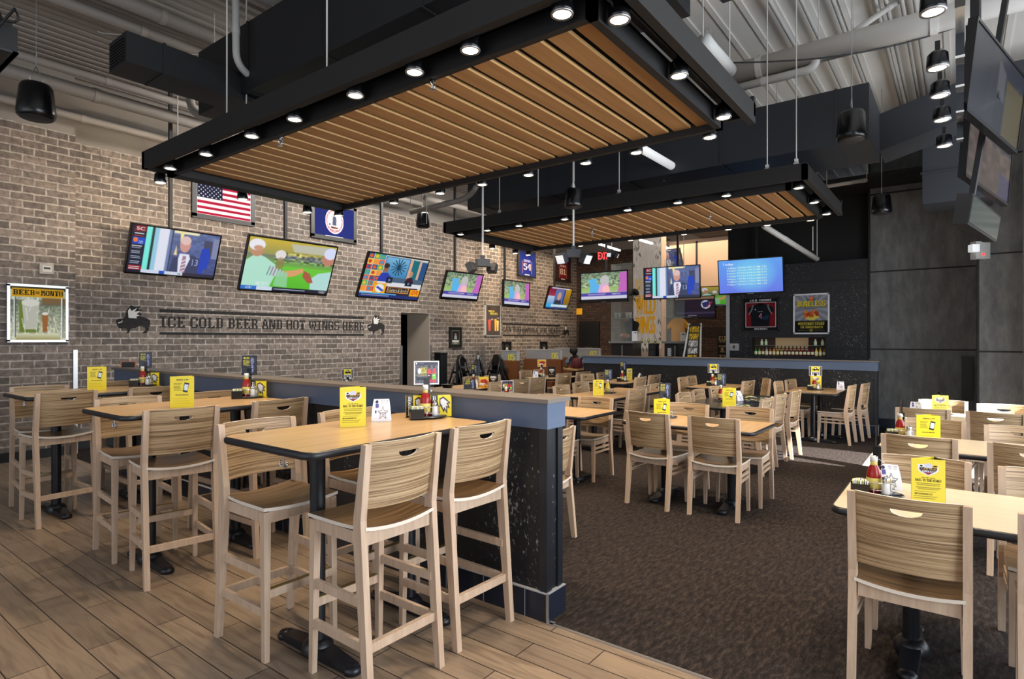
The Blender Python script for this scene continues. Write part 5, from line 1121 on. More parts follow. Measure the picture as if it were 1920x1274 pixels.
frame('framed_flag','framed American flag on the brick wall under the panel',4.43,5.49,3.51,4.25,usflag,DKF,.075,cat='flag')
frame('framed_flag','framed blue Virginia state flag on the brick wall',6.61,7.67,3.49,4.23,vaflag,DKF,.075,cat='flag')
def beermonth():
    c=Cv(84,84,(206,214,196),3); c.gradv(.25,1,(120,130,110),(226,226,196)); c.noise(0,.2,1,1,.35,30); c.rect(0,0,1,.06,(60,60,50)); c.rect(.03,.03,.97,.19,(226,172,40)); c.slab('BEER',.05,.43,.06,.155,BK); c.slab('OF THE',.45,.52,.08,.13,BK); c.slab('MONTH',.54,.95,.06,.155,BK)
    c.rect(.16,.26,.5,.86,(120,140,60)); c.poly([(.2,.26),(.52,.26),(.48,.8),(.25,.8)],(206,206,190)); c.ell(.36,.3,.16,.07,(236,232,220)); c.poly([(.56,.5),(.68,.5),(.66,.85),(.58,.85)],(170,110,60)); c.ell(.62,.5,.06,.03,(240,236,226)); c.gradv(.2,.34,(150,110,60),(120,110,90),.56,1)
    for k in range(14): x=random.random(); y=random.uniform(.25,.8); c.line(x,y,x+random.uniform(-.06,.06),y+random.uniform(.05,.25),.006,(245,248,240))
    for x in(.07,.93): c.line(x,.2,x,.95,.012,(240,244,240)); c.line(x+.02,.2,x+.02,.95,.005,(60,64,60))
    c.gradv(.88,1,(236,236,206),(180,170,110),.1,.9); c.blur(1); c.rect(.03,.03,.97,.19,(226,172,40)); c.slab('BEER',.05,.43,.06,.155,BK); c.slab('OF THE',.45,.52,.08,.13,BK); c.slab('MONTH',.54,.95,.06,.155,BK); return c
frame('beer_poster','silver framed glossy beer of the month poster at far left','x' and 2.045,2.68,1.505,2.245,beermonth,mat('silver frame',(206,206,206),.3,.5),.03,Y=9.5,cat='poster')
q=on_y(86,505,9.5); m=MB(); m.bb(-.075,.075,-.04,0,-.065,.065); m.bb(-.05,.05,-.05,-.04,-.04,.04,1); m.bb(-.035,.035,-.054,-.05,-.004,.02,2); tag(obj('fire_strobe',m,[mat('beige plastic box',(168,160,150),.5),mat('pale strobe lens',(196,190,180),.3),BLACK],None,(q.x,9.5,q.z)),'small beige fire strobe box above the silver poster','alarm')
def rack_picture(): 
    c=Cv(30,52,(28,32,26),3); c.rect(.12,.1,.88,.9,(90,92,86)); c.rect(.18,.16,.82,.66,(36,34,34)); c.ell(.5,.36,.09,.08,(150,120,100)); c.poly([(.4,.42),(.6,.42),(.64,.6),(.36,.6)],(150,150,150)); c.rect(.2,.66,.8,.76,(200,196,186)); c.rect(.32,.78,.68,.86,(150,142,120)); return c
a=on_y(841,615,9.85); b=on_y(864,652,9.85); frame('framed_photo','small black framed portrait on the brick wall right of the doorway',a.x,b.x,b.z,a.z+.02,rack_picture,DKF,.03,cat='picture')
def drinks():
    c=Cv(44,80,(72,64,62),3); c.ell(.25,.12,.12,.08,(60,50,40)); c.slab('NEW',.2,.6,.17,.22,(236,210,60)); c.slab('BEERS',.3,.85,.24,.31,(240,220,60)); c.poly([(.15,.48),(.35,.48),(.32,.85),(.18,.85)],(190,80,70)); c.poly([(.6,.45),(.76,.45),(.74,.85),(.62,.85)],(236,170,60)); c.poly([(.76,.5),(.92,.5),(.88,.85),(.8,.85)],(240,200,120)); c.slab('3.50',.34,.5,.44,.49,WC); c.slab('4.50',.78,.92,.4,.44,WC); return c
frame('drinks_poster','tall silver framed drinks poster on the brick pier','x' and 11.43,12.05,1.62,2.44,drinks,mat('silver frame',(206,206,206),.3,.5),.025,Y=9.56,cat='poster')
def jersey(bg,body,num,name,nc,trim,foot=''):
    def f():
        c=Cv(56,80,bg,3); c.poly([(.18,.16),(.36,.06),(.5,.14),(.64,.06),(.82,.16),(.88,.34),(.78,.38),(.78,.9),(.22,.9),(.22,.38),(.12,.34)],body); c.poly([(.36,.06),(.5,.2),(.64,.06),(.6,.05),(.5,.14),(.4,.05)],trim)
        c.line(.22,.38,.22,.9,.01,trim); c.line(.78,.38,.78,.9,.01,trim); c.slab(name,.28,.72,.32,.42,nc); c.slab(num,.27,.73,.48,.76,trim); c.slab(num,.29,.71,.5,.74,nc); c.rect(.35,.93,.65,.97,(200,200,205)); 
        if foot: c.slab(foot,.36,.64,.935,.965,BK)
        return c
    return f
a=on_y(970,475,9.85); b=on_y(1003,523,9.85); frame('framed_jersey','framed blue basketball jersey number 54 hanging high on brick',a.x,b.x,b.z,a.z+.12,jersey((36,52,120),(30,44,130),'54','THOMAS',(220,214,230),(206,120,60)),DKF,.04,cat='jersey')
a=on_y(1040,478,9.85); b=on_y(1068,531,9.85); frame('framed_jersey','framed dark red football jersey number 81 hanging high on brick',a.x,b.x,b.z,a.z,jersey((60,24,26),(110,24,30),'81','MONK',(216,200,190),(160,120,60)),DKF,.05,cat='jersey')
for i,(px0,px1,py,l,f) in enumerate(((941,957,641,'small black frame with pale lettering left of the wall booth','A'),(1012,1025,641,'small black frame with crossed mark over the booths','X'))):
    a=on_y(px0,py,9.9); b=on_y(px1,665,9.9)
    def fm(ch=f):
        c=Cv(26,36,(24,24,24),3); c.ell(.5,.4,.35,.28,(56,56,58)); c.slab(ch,.3,.7,.42,.75,(214,214,214)); return c
    frame('framed_print',l,a.x,b.x,b.z,a.z,fm,DKF,.04,Y=9.9,cat='picture')
# posters on the black wall (plane X=WX)
def xframe(name,label,px0,px1,py0,py1,f,fm,bw,cat):
    a=on_x(px0,py0,WX); b=on_x(px1,py1,WX); q=on_x(px0,py1,WX)
    w=abs(a.y-b.y); return frame(name,label,b.y,a.y,(q.z+b.z)/2,(a.z+on_x(px1,py0,WX).z)/2,f,fm,bw,cat=cat,xwall=WX)
def jeb():
    c=Cv(96,96,(26,26,29),3); c.slab('J.E.B. STUART',.18,.82,.03,.09,WC); c.slab('RAIDERS',.32,.7,.925,.975,WC); c.rect(.06,.12,.95,.90,(226,220,220)); c.rect(.075,.135,.935,.885,(112,26,34))
    c.poly([(.16,.27),(.3,.2),(.42,.18),(.58,.18),(.7,.2),(.86,.27),(.9,.4),(.78,.5),(.76,.87),(.24,.87),(.22,.5),(.12,.4)],(24,26,32)); c.ell(.5,.2,.1,.05,(12,12,14))
    for s in(-1,1):
        for o in(0,.03): c.line(.5+s*(.2+o),.2,.5+s*(.24+o),.36,.005,(190,190,190)); c.line(.5+s*(.24+o),.36,.5+s*(.34),.5,.005,(190,190,190))
    c.poly([(.33,.36),(.38,.36),(.355,.32)],WC); c.lines(.42,.6,.4,.43,1,(180,180,190),1); c.sans('4',.455,.545,.47,.63,WC); c.sans('4',.47,.535,.49,.61,(170,40,50)); c.poly([(.52,.6),(.75,.5),(.73,.66),(.54,.66)],(30,70,100),.6); return c
xframe('framed_jersey','black framed dark jersey number 4 on red backing',1393,1461,558,622,jeb,mat('black frame paint',(14,14,15),.4),.02,'jersey')
def boneless():
    c=Cv(80,92,(122,124,134),3)
    for k in range(16): a=k*PI/8; c.poly([(.5,.35),(.5+1*math.cos(a),.35+1*math.sin(a)),(.5+1*math.cos(a+.2),.35+1*math.sin(a+.2))],(146,148,158))
    c.rect(0,.68,1,1,(24,24,26)); c.poly([(.34,.06),(.42,.1),(.58,.1),(.66,.06),(.62,.16),(.38,.16)],(60,110,110)); c.ell(.5,.1,.07,.07,(206,90,50)); bison(c,.44,.05,.12,.1,(200,80,40),WC)
    c.poly([(.08,.2),(.94,.13),(.94,.28),(.08,.36)],(122,124,134)); c.slab('BONELESS',.09,.93,.17,.31,(70,70,30)); c.slab('BONELESS',.08,.92,.155,.30,(232,206,50)); c.lines(.28,.72,.34,.37,1,(60,60,66),.8)
    c.poly([(.3,.52),(.7,.5),(.74,.6),(.56,.68),(.34,.64)],(214,196,90))
    for k in range(14): c.ell(.5+random.uniform(-.17,.19),.5+random.uniform(-.08,.07),.06,.045,random.choice([(190,90,40),(160,64,30),(214,120,60)]))
    c.rect(.1,.715,.9,.725,(206,190,70)); c.slab('WEEKENDS START',.1,.9,.74,.80,(226,206,70)); c.slab('ON THURSDAYS',.17,.85,.825,.885,(226,206,70)); c.rect(.1,.93,.9,.938,(206,190,70)); c.ell(.5,.935,.045,.032,(206,190,70)); c.ell(.5,.935,.025,.018,BK); return c
xframe('food_poster','silver framed yellow and grey boneless wings poster on black wall',1488,1556,551,627,boneless,mat('silver frame',(206,206,206),.3,.5),.028,'poster')
q=on_x(1378,651,WX); m=MB(); m.bb(-.05,0,-.09,.09,-.07,.07); m.bb(-.06,-.05,-.05,.05,-.04,.04,1); m.bb(-.066,-.06,-.012,.012,-.03,.03,2); tag(obj('wall_intercom',m,[STEEL,mat('beige plastic box',(168,160,150),.5),BLACK],None,(WX,q.y,q.z)),'small steel intercom box on the black wall left of the sauce window','intercom')
# ------------------------------------------------------------------ painted wall lettering
def paintmat(name,rgb,thr):
    m,nt,b=nodes(name); L=nt.links; b.inputs['Base Color'].default_value=(*lin(rgb),1); b.inputs['Roughness'].default_value=.8
    g=nt.nodes.new('ShaderNodeNewGeometry'); n=nt.nodes.new('ShaderNodeTexNoise'); n.inputs['Scale'].default_value=26; n.inputs['Detail'].default_value=6; n.inputs['Roughness'].default_value=.7
    s=nt.nodes.new('ShaderNodeSeparateXYZ'); L.new(g.outputs['Position'],s.inputs[0]); L.new(g.outputs['Position'],n.inputs['Vector'])
    r=nt.nodes.new('ShaderNodeMapRange'); r.inputs[1].default_value=thr; r.inputs[2].default_value=thr+.08; r.inputs[3].default_value=1; r.inputs[4].default_value=.5
    L.new(n.outputs['Fac'],r.inputs[0]); L.new(r.outputs[0],b.inputs['Alpha']); MATS[name]=m; return m
PAINT=paintmat('worn black wall paint',(26,22,20),.56); WPAINT=mat('white wall paint',(214,210,204),.7)
def wallsign(label,text,x0,x1,z0,z1,Y,rule=.05,gap=.062,spread=None):
    m=MB(); r,w=slab_runs(text); H=z1-z0; lh=H-2*(rule+gap)
    for a,b,j,k in r: m.bb(x0+(x1-x0)*a/w,x0+(x1-x0)*b/w,Y-.004,Y-.003,z1-rule-gap-lh*k/9,z1-rule-gap-lh*j/9)
    m.bb(x0,x1,Y-.004,Y-.003,z1-rule,z1); m.bb(x0,x1,Y-.004,Y-.003,z0,z0+rule*.8)
    return tag(obj('wall_lettering',m,PAINT),label,'lettering')
def wallbison(label,x0,x1,z0,z1,Y,mt=None):
    t=thing('bison_emblem',label,'emblem',(x0,Y,z0)); w,h=x1-x0,z1-z0
    m=MB(); m.prism([(p[0]*w,(1-p[1])*h) for p in BISON],-.005,-.004,1); obj('bison_body',m,mt or mat('black wall paint',(26,23,22),.75),t)
    m=MB(); m.prism([(p[0]*w,(1-p[1])*h) for p in WING],-.007,-.006,1); m.prism([(p[0]*w,(1-p[1])*h) for p in [(.08,.66),(.18,.62),(.2,.54),(.16,.6),(.08,.62)]],-.007,-.006,1); obj('wing',m,WPAINT,t); return t
Yw=9.85
xa,xb=on_y(299,600,Yw).x,on_y(682,600,Yw).x
wallsign('black painted words ICE COLD BEER AND HOT WINGS HERE on brick','ICE COLD BEER AND HOT WINGS HERE',xa,xb,on_y(490,629,Yw).z,on_y(490,587,Yw).z,Yw)
wallbison('large winged bison emblem left of the ice cold beer lettering',on_y(216,600,Yw).x,on_y(283,600,Yw).x,on_y(250,625.5,Yw).z,on_y(250,572,Yw).z,Yw,PAINT)
wallbison('winged bison emblem right of the ice cold beer lettering',on_y(688,600,Yw).x,on_y(722,600,Yw).x,on_y(705,628,Yw).z,on_y(705,590,Yw).z,Yw)
wallsign('black painted words CAN YOU HANDLE THE HEAT on the far brick','CAN YOU HANDLE THE HEAT?',12.6,on_y(1050,620,9.9).x,on_y(990,631,9.9).z,on_y(990,607.5,9.9).z,9.9)
wallbison('small winged bison emblem right of the far lettering',on_y(1054,620,9.9).x,on_y(1067,620,9.9).x,on_y(1060,632,9.9).z,on_y(1060,608,9.9).z,9.9,PAINT)
def xsign(label,text,px0,px1,py0,py1,X,col):
    a=on_x(px0,py0,X); b=on_x(px1,py1,X); r,w=slab_runs(text); m=MB(); H=a.z-b.z
    for p,q,j,k in r: m.bb(X-.012,X-.01,a.y+(b.y-a.y)*p/w,a.y+(b.y-a.y)*q/w,a.z-H*.24-H*.52*k/9,a.z-H*.24-H*.52*j/9)
    m.bb(X-.012,X-.01,b.y,a.y,a.z-H*.09,a.z); m.bb(X-.012,X-.01,b.y,a.y,b.z,b.z+H*.08); return tag(obj('wall_lettering',m,col),label,'lettering')
xsign('black painted words ending SS WITH T on the bar brick wall','EXCESS WITH T',1290,1364,615.5,632,16.5,BLACK)
a=on_x(1078,580,16.5)
xsign('yellow lit end of a sign reading EST on the far brick','EST',1078.5,1092,565,577,16.5,BLACK)
m=MB(); b=on_x(1092,590,16.5); m.bb(16.48,16.49,b.y,a.y,b.z,on_x(1092,578.5,16.5).z); tag(obj('yellow_sign_band',m,mat('yellow sign band',(226,160,30),.5,emit=.3)),'yellow band below the letters EST on the far brick','sign')
# exit sign
x,y,z=P(13.2,1131,480); t=thing('exit_sign','red lit EXIT sign hanging near the far wall','exit sign',(x,y,z),yaw_to_cam(x,y)+.15)
m=MB(); m.bb(-.12,.12,.0,.03,-.1,.1); m.bb(-.01,.01,.01,.02,.1,5.2-z); obj('sign_box',m,BLACK,t)
m=MB(); r,w=slab_runs('EXIT'); r=[]; 
tr,fa,fb,fe,ff=font_tris('EXIT'); 
for q in tr: m.add([(-.11+.22*(p[0]-fa)/(fb-fa),-.004,-.08+.16*(p[1]-fe)/(ff-fe)) for p in q],[(0,1,2)])
obj('letters',m,mat('glowing red letters',(255,50,50),.5,emit=3.5),t)
x,y,z=P(13,1147,475); t2=clone(PROTO['twin'],(x,y,z),-.3,'distant twin emergency lamp beside the EXIT sign'); m=MB(); m.cyl((0,0,.08),(0,0,5.16-z),.011,n=8); tag(obj('lamp_rod',m,PIPE,None,(x,y,z)),'grey rod of the twin emergency lamp beside the EXIT sign','rod')
# ================================================================== THE BAR SIDE BEYOND
WARMW=mat('warm beige plaster',(196,168,146),.75,emit=.12)  # plaster glows slightly; its lit look is put into the material
m=MB(); X0=13.6; ya=on_x(1187,600,X0).y; yb=on_x(1240,600,X0).y; m.bb(X0,X0+.3,yb,ya,0,4.2); struct('wall_banner',m,WARMW)
m=MB(); m.bb(15.4,15.5,3.9,ya,2.9,4.2); struct('wall_soffit',m,WARMW)
def ww():
    c=Cv(56,190,(205,190,176),2); c.noise(0,0,1,1,.12,30); c.gradv(.88,1,(170,146,126),(130,110,96))
    for k in range(44): x=random.random(); y=random.random(); c.line(x*.25 if k%2 else 1-x*.25,y,(x*.25 if k%2 else 1-x*.25)+random.uniform(-.1,.1),y+random.uniform(.01,.04),.01,(70,66,60),.8)
    c.slab('BUFFALO',.06,.8,.37,.45,(226,180,90))
    for o in(-.012,0,.012): c.sans('WILD',.08+o,.80+o,.485,.63,(226,158,26)); c.sans('WINGS',.07+o,.79+o,.64,.77,(226,158,26))
    for k in range(8): c.ell(.08+k*.12,.82+.02*(k%2),.04,.018,(90,90,60)); c.ell(.08+k*.12,.815+.02*(k%2),.022,.01,(226,210,120))
    for k in range(5): c.line(.2+k*.14,.87,.25+k*.13,.9,.012,(60,60,56))
    return c
h=3.4; obj_=tag(obj('wall_banner_print',None,None,None,(X0-.006,(ya+yb)/2,1.0+h/2-.1),(0,0,-PI/2),ww().mesh('wall_banner_print',ya-yb-.02,h,vcol('self glowing banner print',.42))),'orange and white WILD WINGS banner print on the beige wall','banner')  # print emits its own colours in place of light falling on it
GREYT=mat('grey counter slab',(120,118,116),.5)
def cabinet(label,px0,px1,X,zc):
    a=on_x(px0,640,X).y; b=on_x(px1,640,X).y; t=thing('display_cabinet',label,'cabinet',(X,(a+b)/2,0)); w=a-b
    m=MB(); m.bb(0,.5,-w/2,w/2,0,zc-.05); m.bb(-.004,0,-.02,-.0,.2,zc-.1,1); obj('cabinet_body',m,[mat('dark cabinet front',(22,20,20),.4),STEEL],t)
    m=MB(); m.bb(-.05,.55,-w/2-.05,w/2+.05,zc-.05,zc); obj('counter_slab',m,GREYT,t)
    m=MB(); m.bb(-.02,-.012,-w/2,w/2,zc,3.4); m.bb(.0,.5,w/2-.008,w/2,zc,3.4); obj('glass_pane',m,GLASS,t)
    m=MB(); 
    for z in(2.05,2.6): m.bb(.0,.45,-w/2,w/2,z,z+.012)
    obj('glass_shelf',m,mat('greenish shelf glass',(150,170,165),.1,alpha=.55),t); return a,b
ca=cabinet('glass fronted display cabinet left of the WILD WINGS banner',1146,1186,13.1,1.50)
cb=cabinet('glass fronted display cabinet right of the WILD WINGS banner',1246,1284,13.1,1.50)
x,y=13.2,on_x(1168,630,13.1).y; t=thing('football','shiny bronze football on the counter slab below the first bar television','football',(x,y,1.61),.3); m=MB(); m.lathe([(0,-.15),(.04,-.13),(.08,-.07),(.095,0),(.08,.07),(.04,.13),(0,.15)],n=16,M=Matrix.Rotation(PI/2,4,'X')); obj('ball',m,mat('bronze leather',(120,76,54),.25,.3),t); m=MB(); m.bb(-.1,-.094,-.05,.05,-.003,.003); m.lathe([(0,-.115),(.05,-.112),(.03,-.09),(0,-.09)],n=12); obj('laces_and_stand',m,BLACK,t)
y=on_x(1187,630,13.05).y; m=MB(); m.bb(0,.01,-.07,.07,0,.24); m.bb(-.002,0,-.05,.0,.19,.21,1); m.bb(0,.06,-.07,.07,0,.004); tag(obj('price_card',m,[PAPER,BLACK],None,(13.13,y,1.503)),'white card standing beside the bronze football','card')
for i,px in enumerate((1153,1160,1174,1180)):
    y=on_x(px,585,13.2).y; m=MB(); m.lathe([(0,0),(.03,0),(.038,.1),(.04,.14),(.034,.14),(.03,.02),(0,.02)],n=14); tag(obj('beer_glass',m,mat('printed glass',(190,196,196),.1,alpha=.6),None,(13.25,y,2.064)),'printed beer glass on the cabinet shelf, %s from the left'%ORD[i],'glass','glasses on the cabinet shelf')
y=on_x(1181,605,13.3).y; t=thing('display_shirt','dark shirt on a bust inside the left display cabinet','shirt',(13.4,y,1.503),0); m=MB(); m.lathe([(0,0),(.13,0),(.15,.25),(.2,.4),(.17,.47),(.06,.5),(.05,.56),(0,.56)],n=16,sx=.6); obj('bust',m,mat('black cloth',(14,14,15),.9),t)
y=on_x(1187,520,13.2).y; t=thing('cap','dark peaked cap on the top cabinet shelf','cap',(13.25,y,2.62),0); m=MB(); m.lathe([(0.0,0),(.12,0),(.125,.06),(.09,.13),(.03,.16),(0,.16)],n=16); obj('crown',m,mat('black cloth',(14,14,15),.9),t); m=MB(); m.prism([(-.1,-.08),(-.22,-.06),(-.24,0),(-.22,.06),(-.1,.08)],.0,.012,2); obj('brim',m,mat('black cloth',(14,14,15),.9),t)
y=on_x(1267,608,13.2).y; t=thing('display_shirt','orange yellow shirt on display right of the banner','shirt',(13.35,y,1.503),0); m=MB(); m.prism([(-.15,0),(.15,0),(.15,.34),(.24,.28),(.26,.36),(.15,.5),(.06,.54),(-.06,.54),(-.15,.5),(-.26,.36),(-.24,.28),(-.15,.34)],-.05,.05,0); obj('shirt_body',m,mat('orange yellow cloth',(206,140,36),.8,emit=.08),t)
y=on_x(1280,620,13.1).y; m=MB(); m.bb(0,.01,-.06,.06,0,.2); m.bb(-.002,0,-.03,.03,.14,.17,1); m.bb(0,.05,-.06,.06,0,.004); tag(obj('price_card',m,[PAPER,BLACK],None,(13.12,y,1.503)),'white card standing beside the orange yellow shirt','card')
for i,(px,l) in enumerate(((1224,'left'),(1281,'right'))):
    y=on_x(px,655,12.9).y; m=MB(); m.bb(0,.25,-.09,.09,0,1.12,0); m.bb(0,.2,-.09,.09,1.12,1.45); m.cyl((-.004,0,1.36),(0,0,1.36),.03,n=14,mi=1); m.cyl((-.004,0,1.22),(0,0,1.22),.06,n=16,mi=1); tag(obj('loudspeaker',m,[BLACK,mat('speaker cone',(44,44,46),.5)],None,(12.85,y,0)),'black box loudspeaker beneath the %s display counter'%l,'speaker')
# leaflet stand
y=on_x(1296,650,12.7).y; t=thing('leaflet_stand','slanted leaflet stand with white sides and yellow leaflets','stand',(12.7,y,1.0)); 
for s in(-1,1): m=MB(); m.bar((0,s*.2,0),(.25,s*.13,.9),.03,.03); obj('side_rail',m,WHITE,t)
def leaf():
    c=Cv(26,60,(60,60,60),2)
    for k in range(5): c.rect(.1,.04+k*.19,.9,.2+k*.19,random.choice([(206,160,50),(200,196,190),(90,90,90)])); c.noise(.1,.04+k*.19,.9,.2+k*.19,1.2,24)
    return c
obj('leaflets',None,None,t,loc=(.12,0,.45),rot=(math.radians(-14),0,-PI/2),me=leaf().mesh('leaflets',.26,.86,PRINT))
y=on_x(1255,664,12.6).y; m=MB(); m.bb(0,.02,-.06,.06,1.15,1.36); m.bb(0,.02,-.01,.01,0,1.15); 
for k in range(4): m.bb(-.003,0,-.04,.04,1.18+k*.045,1.205+k*.045,1)
tag(obj('small_notice',m,[DUCT,PAPER],None,(12.6,y,0)),'small grey notice under the orange yellow shirt','notice')
m=MB(); a=on_x(1352,645,14).y; m.bb(14,14.03,a-.14,a+.08,0,1.66)
tr=[]
for k,ch in enumerate('WTD'):
    r,w=slab_runs(ch)
    for p,q,j,l in r: m.bb(13.994,14.0,a+.05-.16*p/w,a+.05-.16*q/w,1.62-k*.22-.16*l/9,1.62-k*.22-.16*j/9,1)
tag(obj('letter_board',m,[BLACK,mat('tan letters',(190,160,110),.5)]),'tall dark board with stacked tan letters beside the black wall','board')
m=MB(); m.bb(15.8,16.2,3.2,5.0,1.1,1.16); m.bb(15.9,16.1,3.3,4.9,.5,.56); m.bb(15.8,15.85,3.2,3.25,0,1.1); m.bb(15.8,15.85,4.95,5,0,1.1); tag(obj('back_bar_counter',m,mat('brown bar counter',(92,62,44),.5)),'brown bar counter before the dark bar brick','counter')
for i,(px0,py0,px1,py1,l) in enumerate(((1200,450,1302,481,'long'),(1124,458,1162,470,'short'))):
    a=on_z(px0,py0,3.9); b=on_z(px1,py1,3.9) if i==0 else on_z(px1,py1,3.9); m=MB(); m.bar(a,b,.05,.04); tag(obj('led_bar',m,mat('white strip light',(255,244,230),.4,emit=7)),'%s glowing strip light over the bar'%l,'lamp')
# sauce bottles in the wall window
SCOL=[(60,130,60),(80,150,50),(120,60,30),(170,180,170),(170,100,40),(190,150,60),(170,110,50),(120,110,40),(110,50,40),(100,30,30),(120,40,36),(110,26,30),(130,30,34),(90,24,40),(110,30,50),(100,26,30),(210,190,90),(200,170,80),(120,96,60)]
y0,y1,z0=SAUCE[0],SAUCE[1],SAUCE[2]
def sauce(y,z,c,l,i):
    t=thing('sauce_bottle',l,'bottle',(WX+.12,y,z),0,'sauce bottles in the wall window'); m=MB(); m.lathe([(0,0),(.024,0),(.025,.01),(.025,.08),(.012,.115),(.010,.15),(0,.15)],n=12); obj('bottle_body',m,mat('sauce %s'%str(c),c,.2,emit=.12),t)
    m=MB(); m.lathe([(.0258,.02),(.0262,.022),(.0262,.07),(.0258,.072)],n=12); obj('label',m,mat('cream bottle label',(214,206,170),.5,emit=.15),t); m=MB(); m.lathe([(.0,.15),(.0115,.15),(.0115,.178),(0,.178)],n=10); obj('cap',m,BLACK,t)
N=19
for i in range(N): 
    y=y1-.04-(y1-y0-.08)*(i/(N-1)); sauce(y,z0+.004,SCOL[i],'sauce bottle in the black wall window, %s from the left in the row'%ORD[i],i)
for i,y in enumerate((y1-.14,y1-.22,y0+.2,y0+.08)): 
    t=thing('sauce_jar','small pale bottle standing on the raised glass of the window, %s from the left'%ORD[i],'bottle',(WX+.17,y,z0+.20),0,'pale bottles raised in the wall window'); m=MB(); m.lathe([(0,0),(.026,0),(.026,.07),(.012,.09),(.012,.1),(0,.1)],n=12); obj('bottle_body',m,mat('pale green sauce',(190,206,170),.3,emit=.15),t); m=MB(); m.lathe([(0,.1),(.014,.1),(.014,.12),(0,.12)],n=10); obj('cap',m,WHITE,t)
m=MB(); m.bb(WX+.14,WX+.21,y0+.02,y1-.02,z0+.19,z0+.197); tag(obj('bottle_shelf',m,mat('greenish shelf glass',(150,170,165),.1,alpha=.55)),'thin glass shelf inside the sauce window','shelf')
# ------------------------------------------------------------------ booths, high chairs, guest
FROST=mat('frosted grey panel',(140,140,142),.4,emit=.03)
def booth(label,X,ya,yb,zt,num,post=True):
    t=thing('booth_partition',label,'booth',(X,(ya+yb)/2,0)); w=yb-ya
    m=MB(); m.bb(0,.06,-w/2,w/2,0,1.02); m.bb(-.45,-.05,-w/2,w/2,.3,.46); m.bb(-.05,0,-w/2,w/2,.3,1.0); obj('bench_back',m,ORANGEW,t)
    m=MB(); m.bb(.01,.05,-w/2+.03,w/2-.03,1.02,zt); obj('frosted_panel',m,FROST,t)
    m=MB(); m.bb(0,.06,-w/2,-w/2+.04,1.02,zt+.01); m.bb(0,.06,-w/2,w/2,zt,zt+.02); obj('post',m,mat('pale grey metal',(176,176,178),.4),t)
    if num:
        m=MB(); r,W_=slab_runs(num)
        for a,b,j,k in r: m.bb(.004,.008,-w/2+.32-.2*a/W_,-w/2+.32-.2*b/W_,zt-.07-.16*k/9,zt-.07-.16*j/9)
        obj('number',m,mat('yellow number vinyl',(206,196,40),.5,emit=.1),t)
booth('orange wood booth divider with frosted panel numbered 05',11.6,8.62,9.2,1.25,'05')
booth('orange wood booth divider with frosted panel numbered 06',13.0,8.25,9.45,1.26,'06')
booth('orange wood booth divider with frosted panel behind the seated guest',14.6,8.0,9.5,1.28,'07')
m=MB(); m.bb(13.35,13.95,8.0,9.4,.72,.76); m.cyl((13.65,8.9,0),(13.65,8.9,.72),.05); tag(obj('booth_table',m,TOPW),'booth table with brown top beside the seated guest','table')
menu('logo',13.5,8.95,.765,'yellow card on the booth table by divider 06')
def highchair():
    t=thing('high_chair','x','high chair'); B=mat('black moulded plastic',(20,20,22),.35)
    m=MB()
    for s in(-1,1):
        m.path([(s*.24,-.26,0),(s*.19,-.1,.55),(s*.17,-.04,.78),(0*s,-.02,.9)],.022,8); m.path([(s*.24,.26,0),(s*.19,.1,.55),(s*.17,.04,.75)],.022,8)
    obj('leg_frame',m,B,t)
    m=MB(); m.box((0,0,.5),(.34,.3,.05)); m.prism([(-.21,.1),(.21,.1),(.19,.6),(.16,.78),(.1,.88),(0,.91),(-.1,.88),(-.16,.78),(-.19,.6)],-.03,.03,1); obj('seat_shell',m,B,t)
    m=MB(); m.box((0,-.15,.62),(.36,.12,.03)); obj('tray',m,mat('grey scuffed plastic',(70,70,74),.4),t)
    return t
for i,(x,y,z,l) in enumerate(((10.25,9.3,.003,'black plastic high chair at the left of the stacks, bottom one'),(10.25,9.3,.28,'black plastic high chair at the left of the stacks, top one'),(10.85,9.28,.003,'black plastic high chair in the middle stack, bottom one'),(10.85,9.28,.29,'black plastic high chair in the middle stack, top one'),(11.3,9.05,.003,'black plastic high chair in the right stack, bottom one'),(11.3,9.05,.27,'black plastic high chair in the right stack, top one'))):
    place('hc',highchair,(x,y,z),.3+.5*(i//2),l,'stacked black high chairs')
m=MB(); m.bb(-.11,.11,-.1,.1,0,1.2); m.bb(-.12,.12,-.11,.11,1.2,1.23); tag(obj('tall_bin',m,BLACK,None,(9.92,9.62,.003)),'tall black box standing left of the stacked high chairs','bin')
# seated guest leaning over the booth table
g=thing('person','seated guest in black and pale blue jacket leaning forward at the booth','person',(14.3,8.5,0),PI/2)
def skinned(name,chain,edges,mt,parent):
    me=bpy.data.meshes.new(name); me.from_pydata([c[0] for c in chain],edges,[]); me.materials.append(mt); o=bpy.data.objects.new(name,me); COL.objects.link(o); o.parent=parent
    md=o.modifiers.new('s','SKIN'); 
    for k,c in enumerate(chain):
        sv=me.skin_vertices[0].data[k]; sv.radius=(c[1],c[2] if len(c)>2 else c[1]); sv.use_root=(k==0)
    md.use_smooth_shade=True
    sd=o.modifiers.new('d','SUBSURF'); sd.levels=1; sd.render_levels=2; return o
ch=[((0,0,.56),.15,.12),((0,.06,.75),.15,.11),((0,.16,.98),.17,.10),((0,.22,1.08),.06,.06),((0,.27,1.14),.055,.055),((0,.31,1.2),.085,.095),((0,.32,1.28),.08,.09),
((.19,.17,1.0),.06),((.26,.28,.82),.05),((.12,.48,.80),.035),((.05,.56,.80),.03,.02),((-.19,.17,1.0),.06),((-.26,.28,.82),.05),((-.12,.48,.80),.035),((-.05,.56,.80),.03,.02),
((.1,.02,.52),.1),((.12,.44,.52),.075),((.12,.46,.1),.05),((.12,.56,.04),.045,.03),((-.1,.02,.52),.1),((-.12,.44,.52),.075),((-.12,.46,.1),.05),((-.12,.56,.04),.045,.03)]
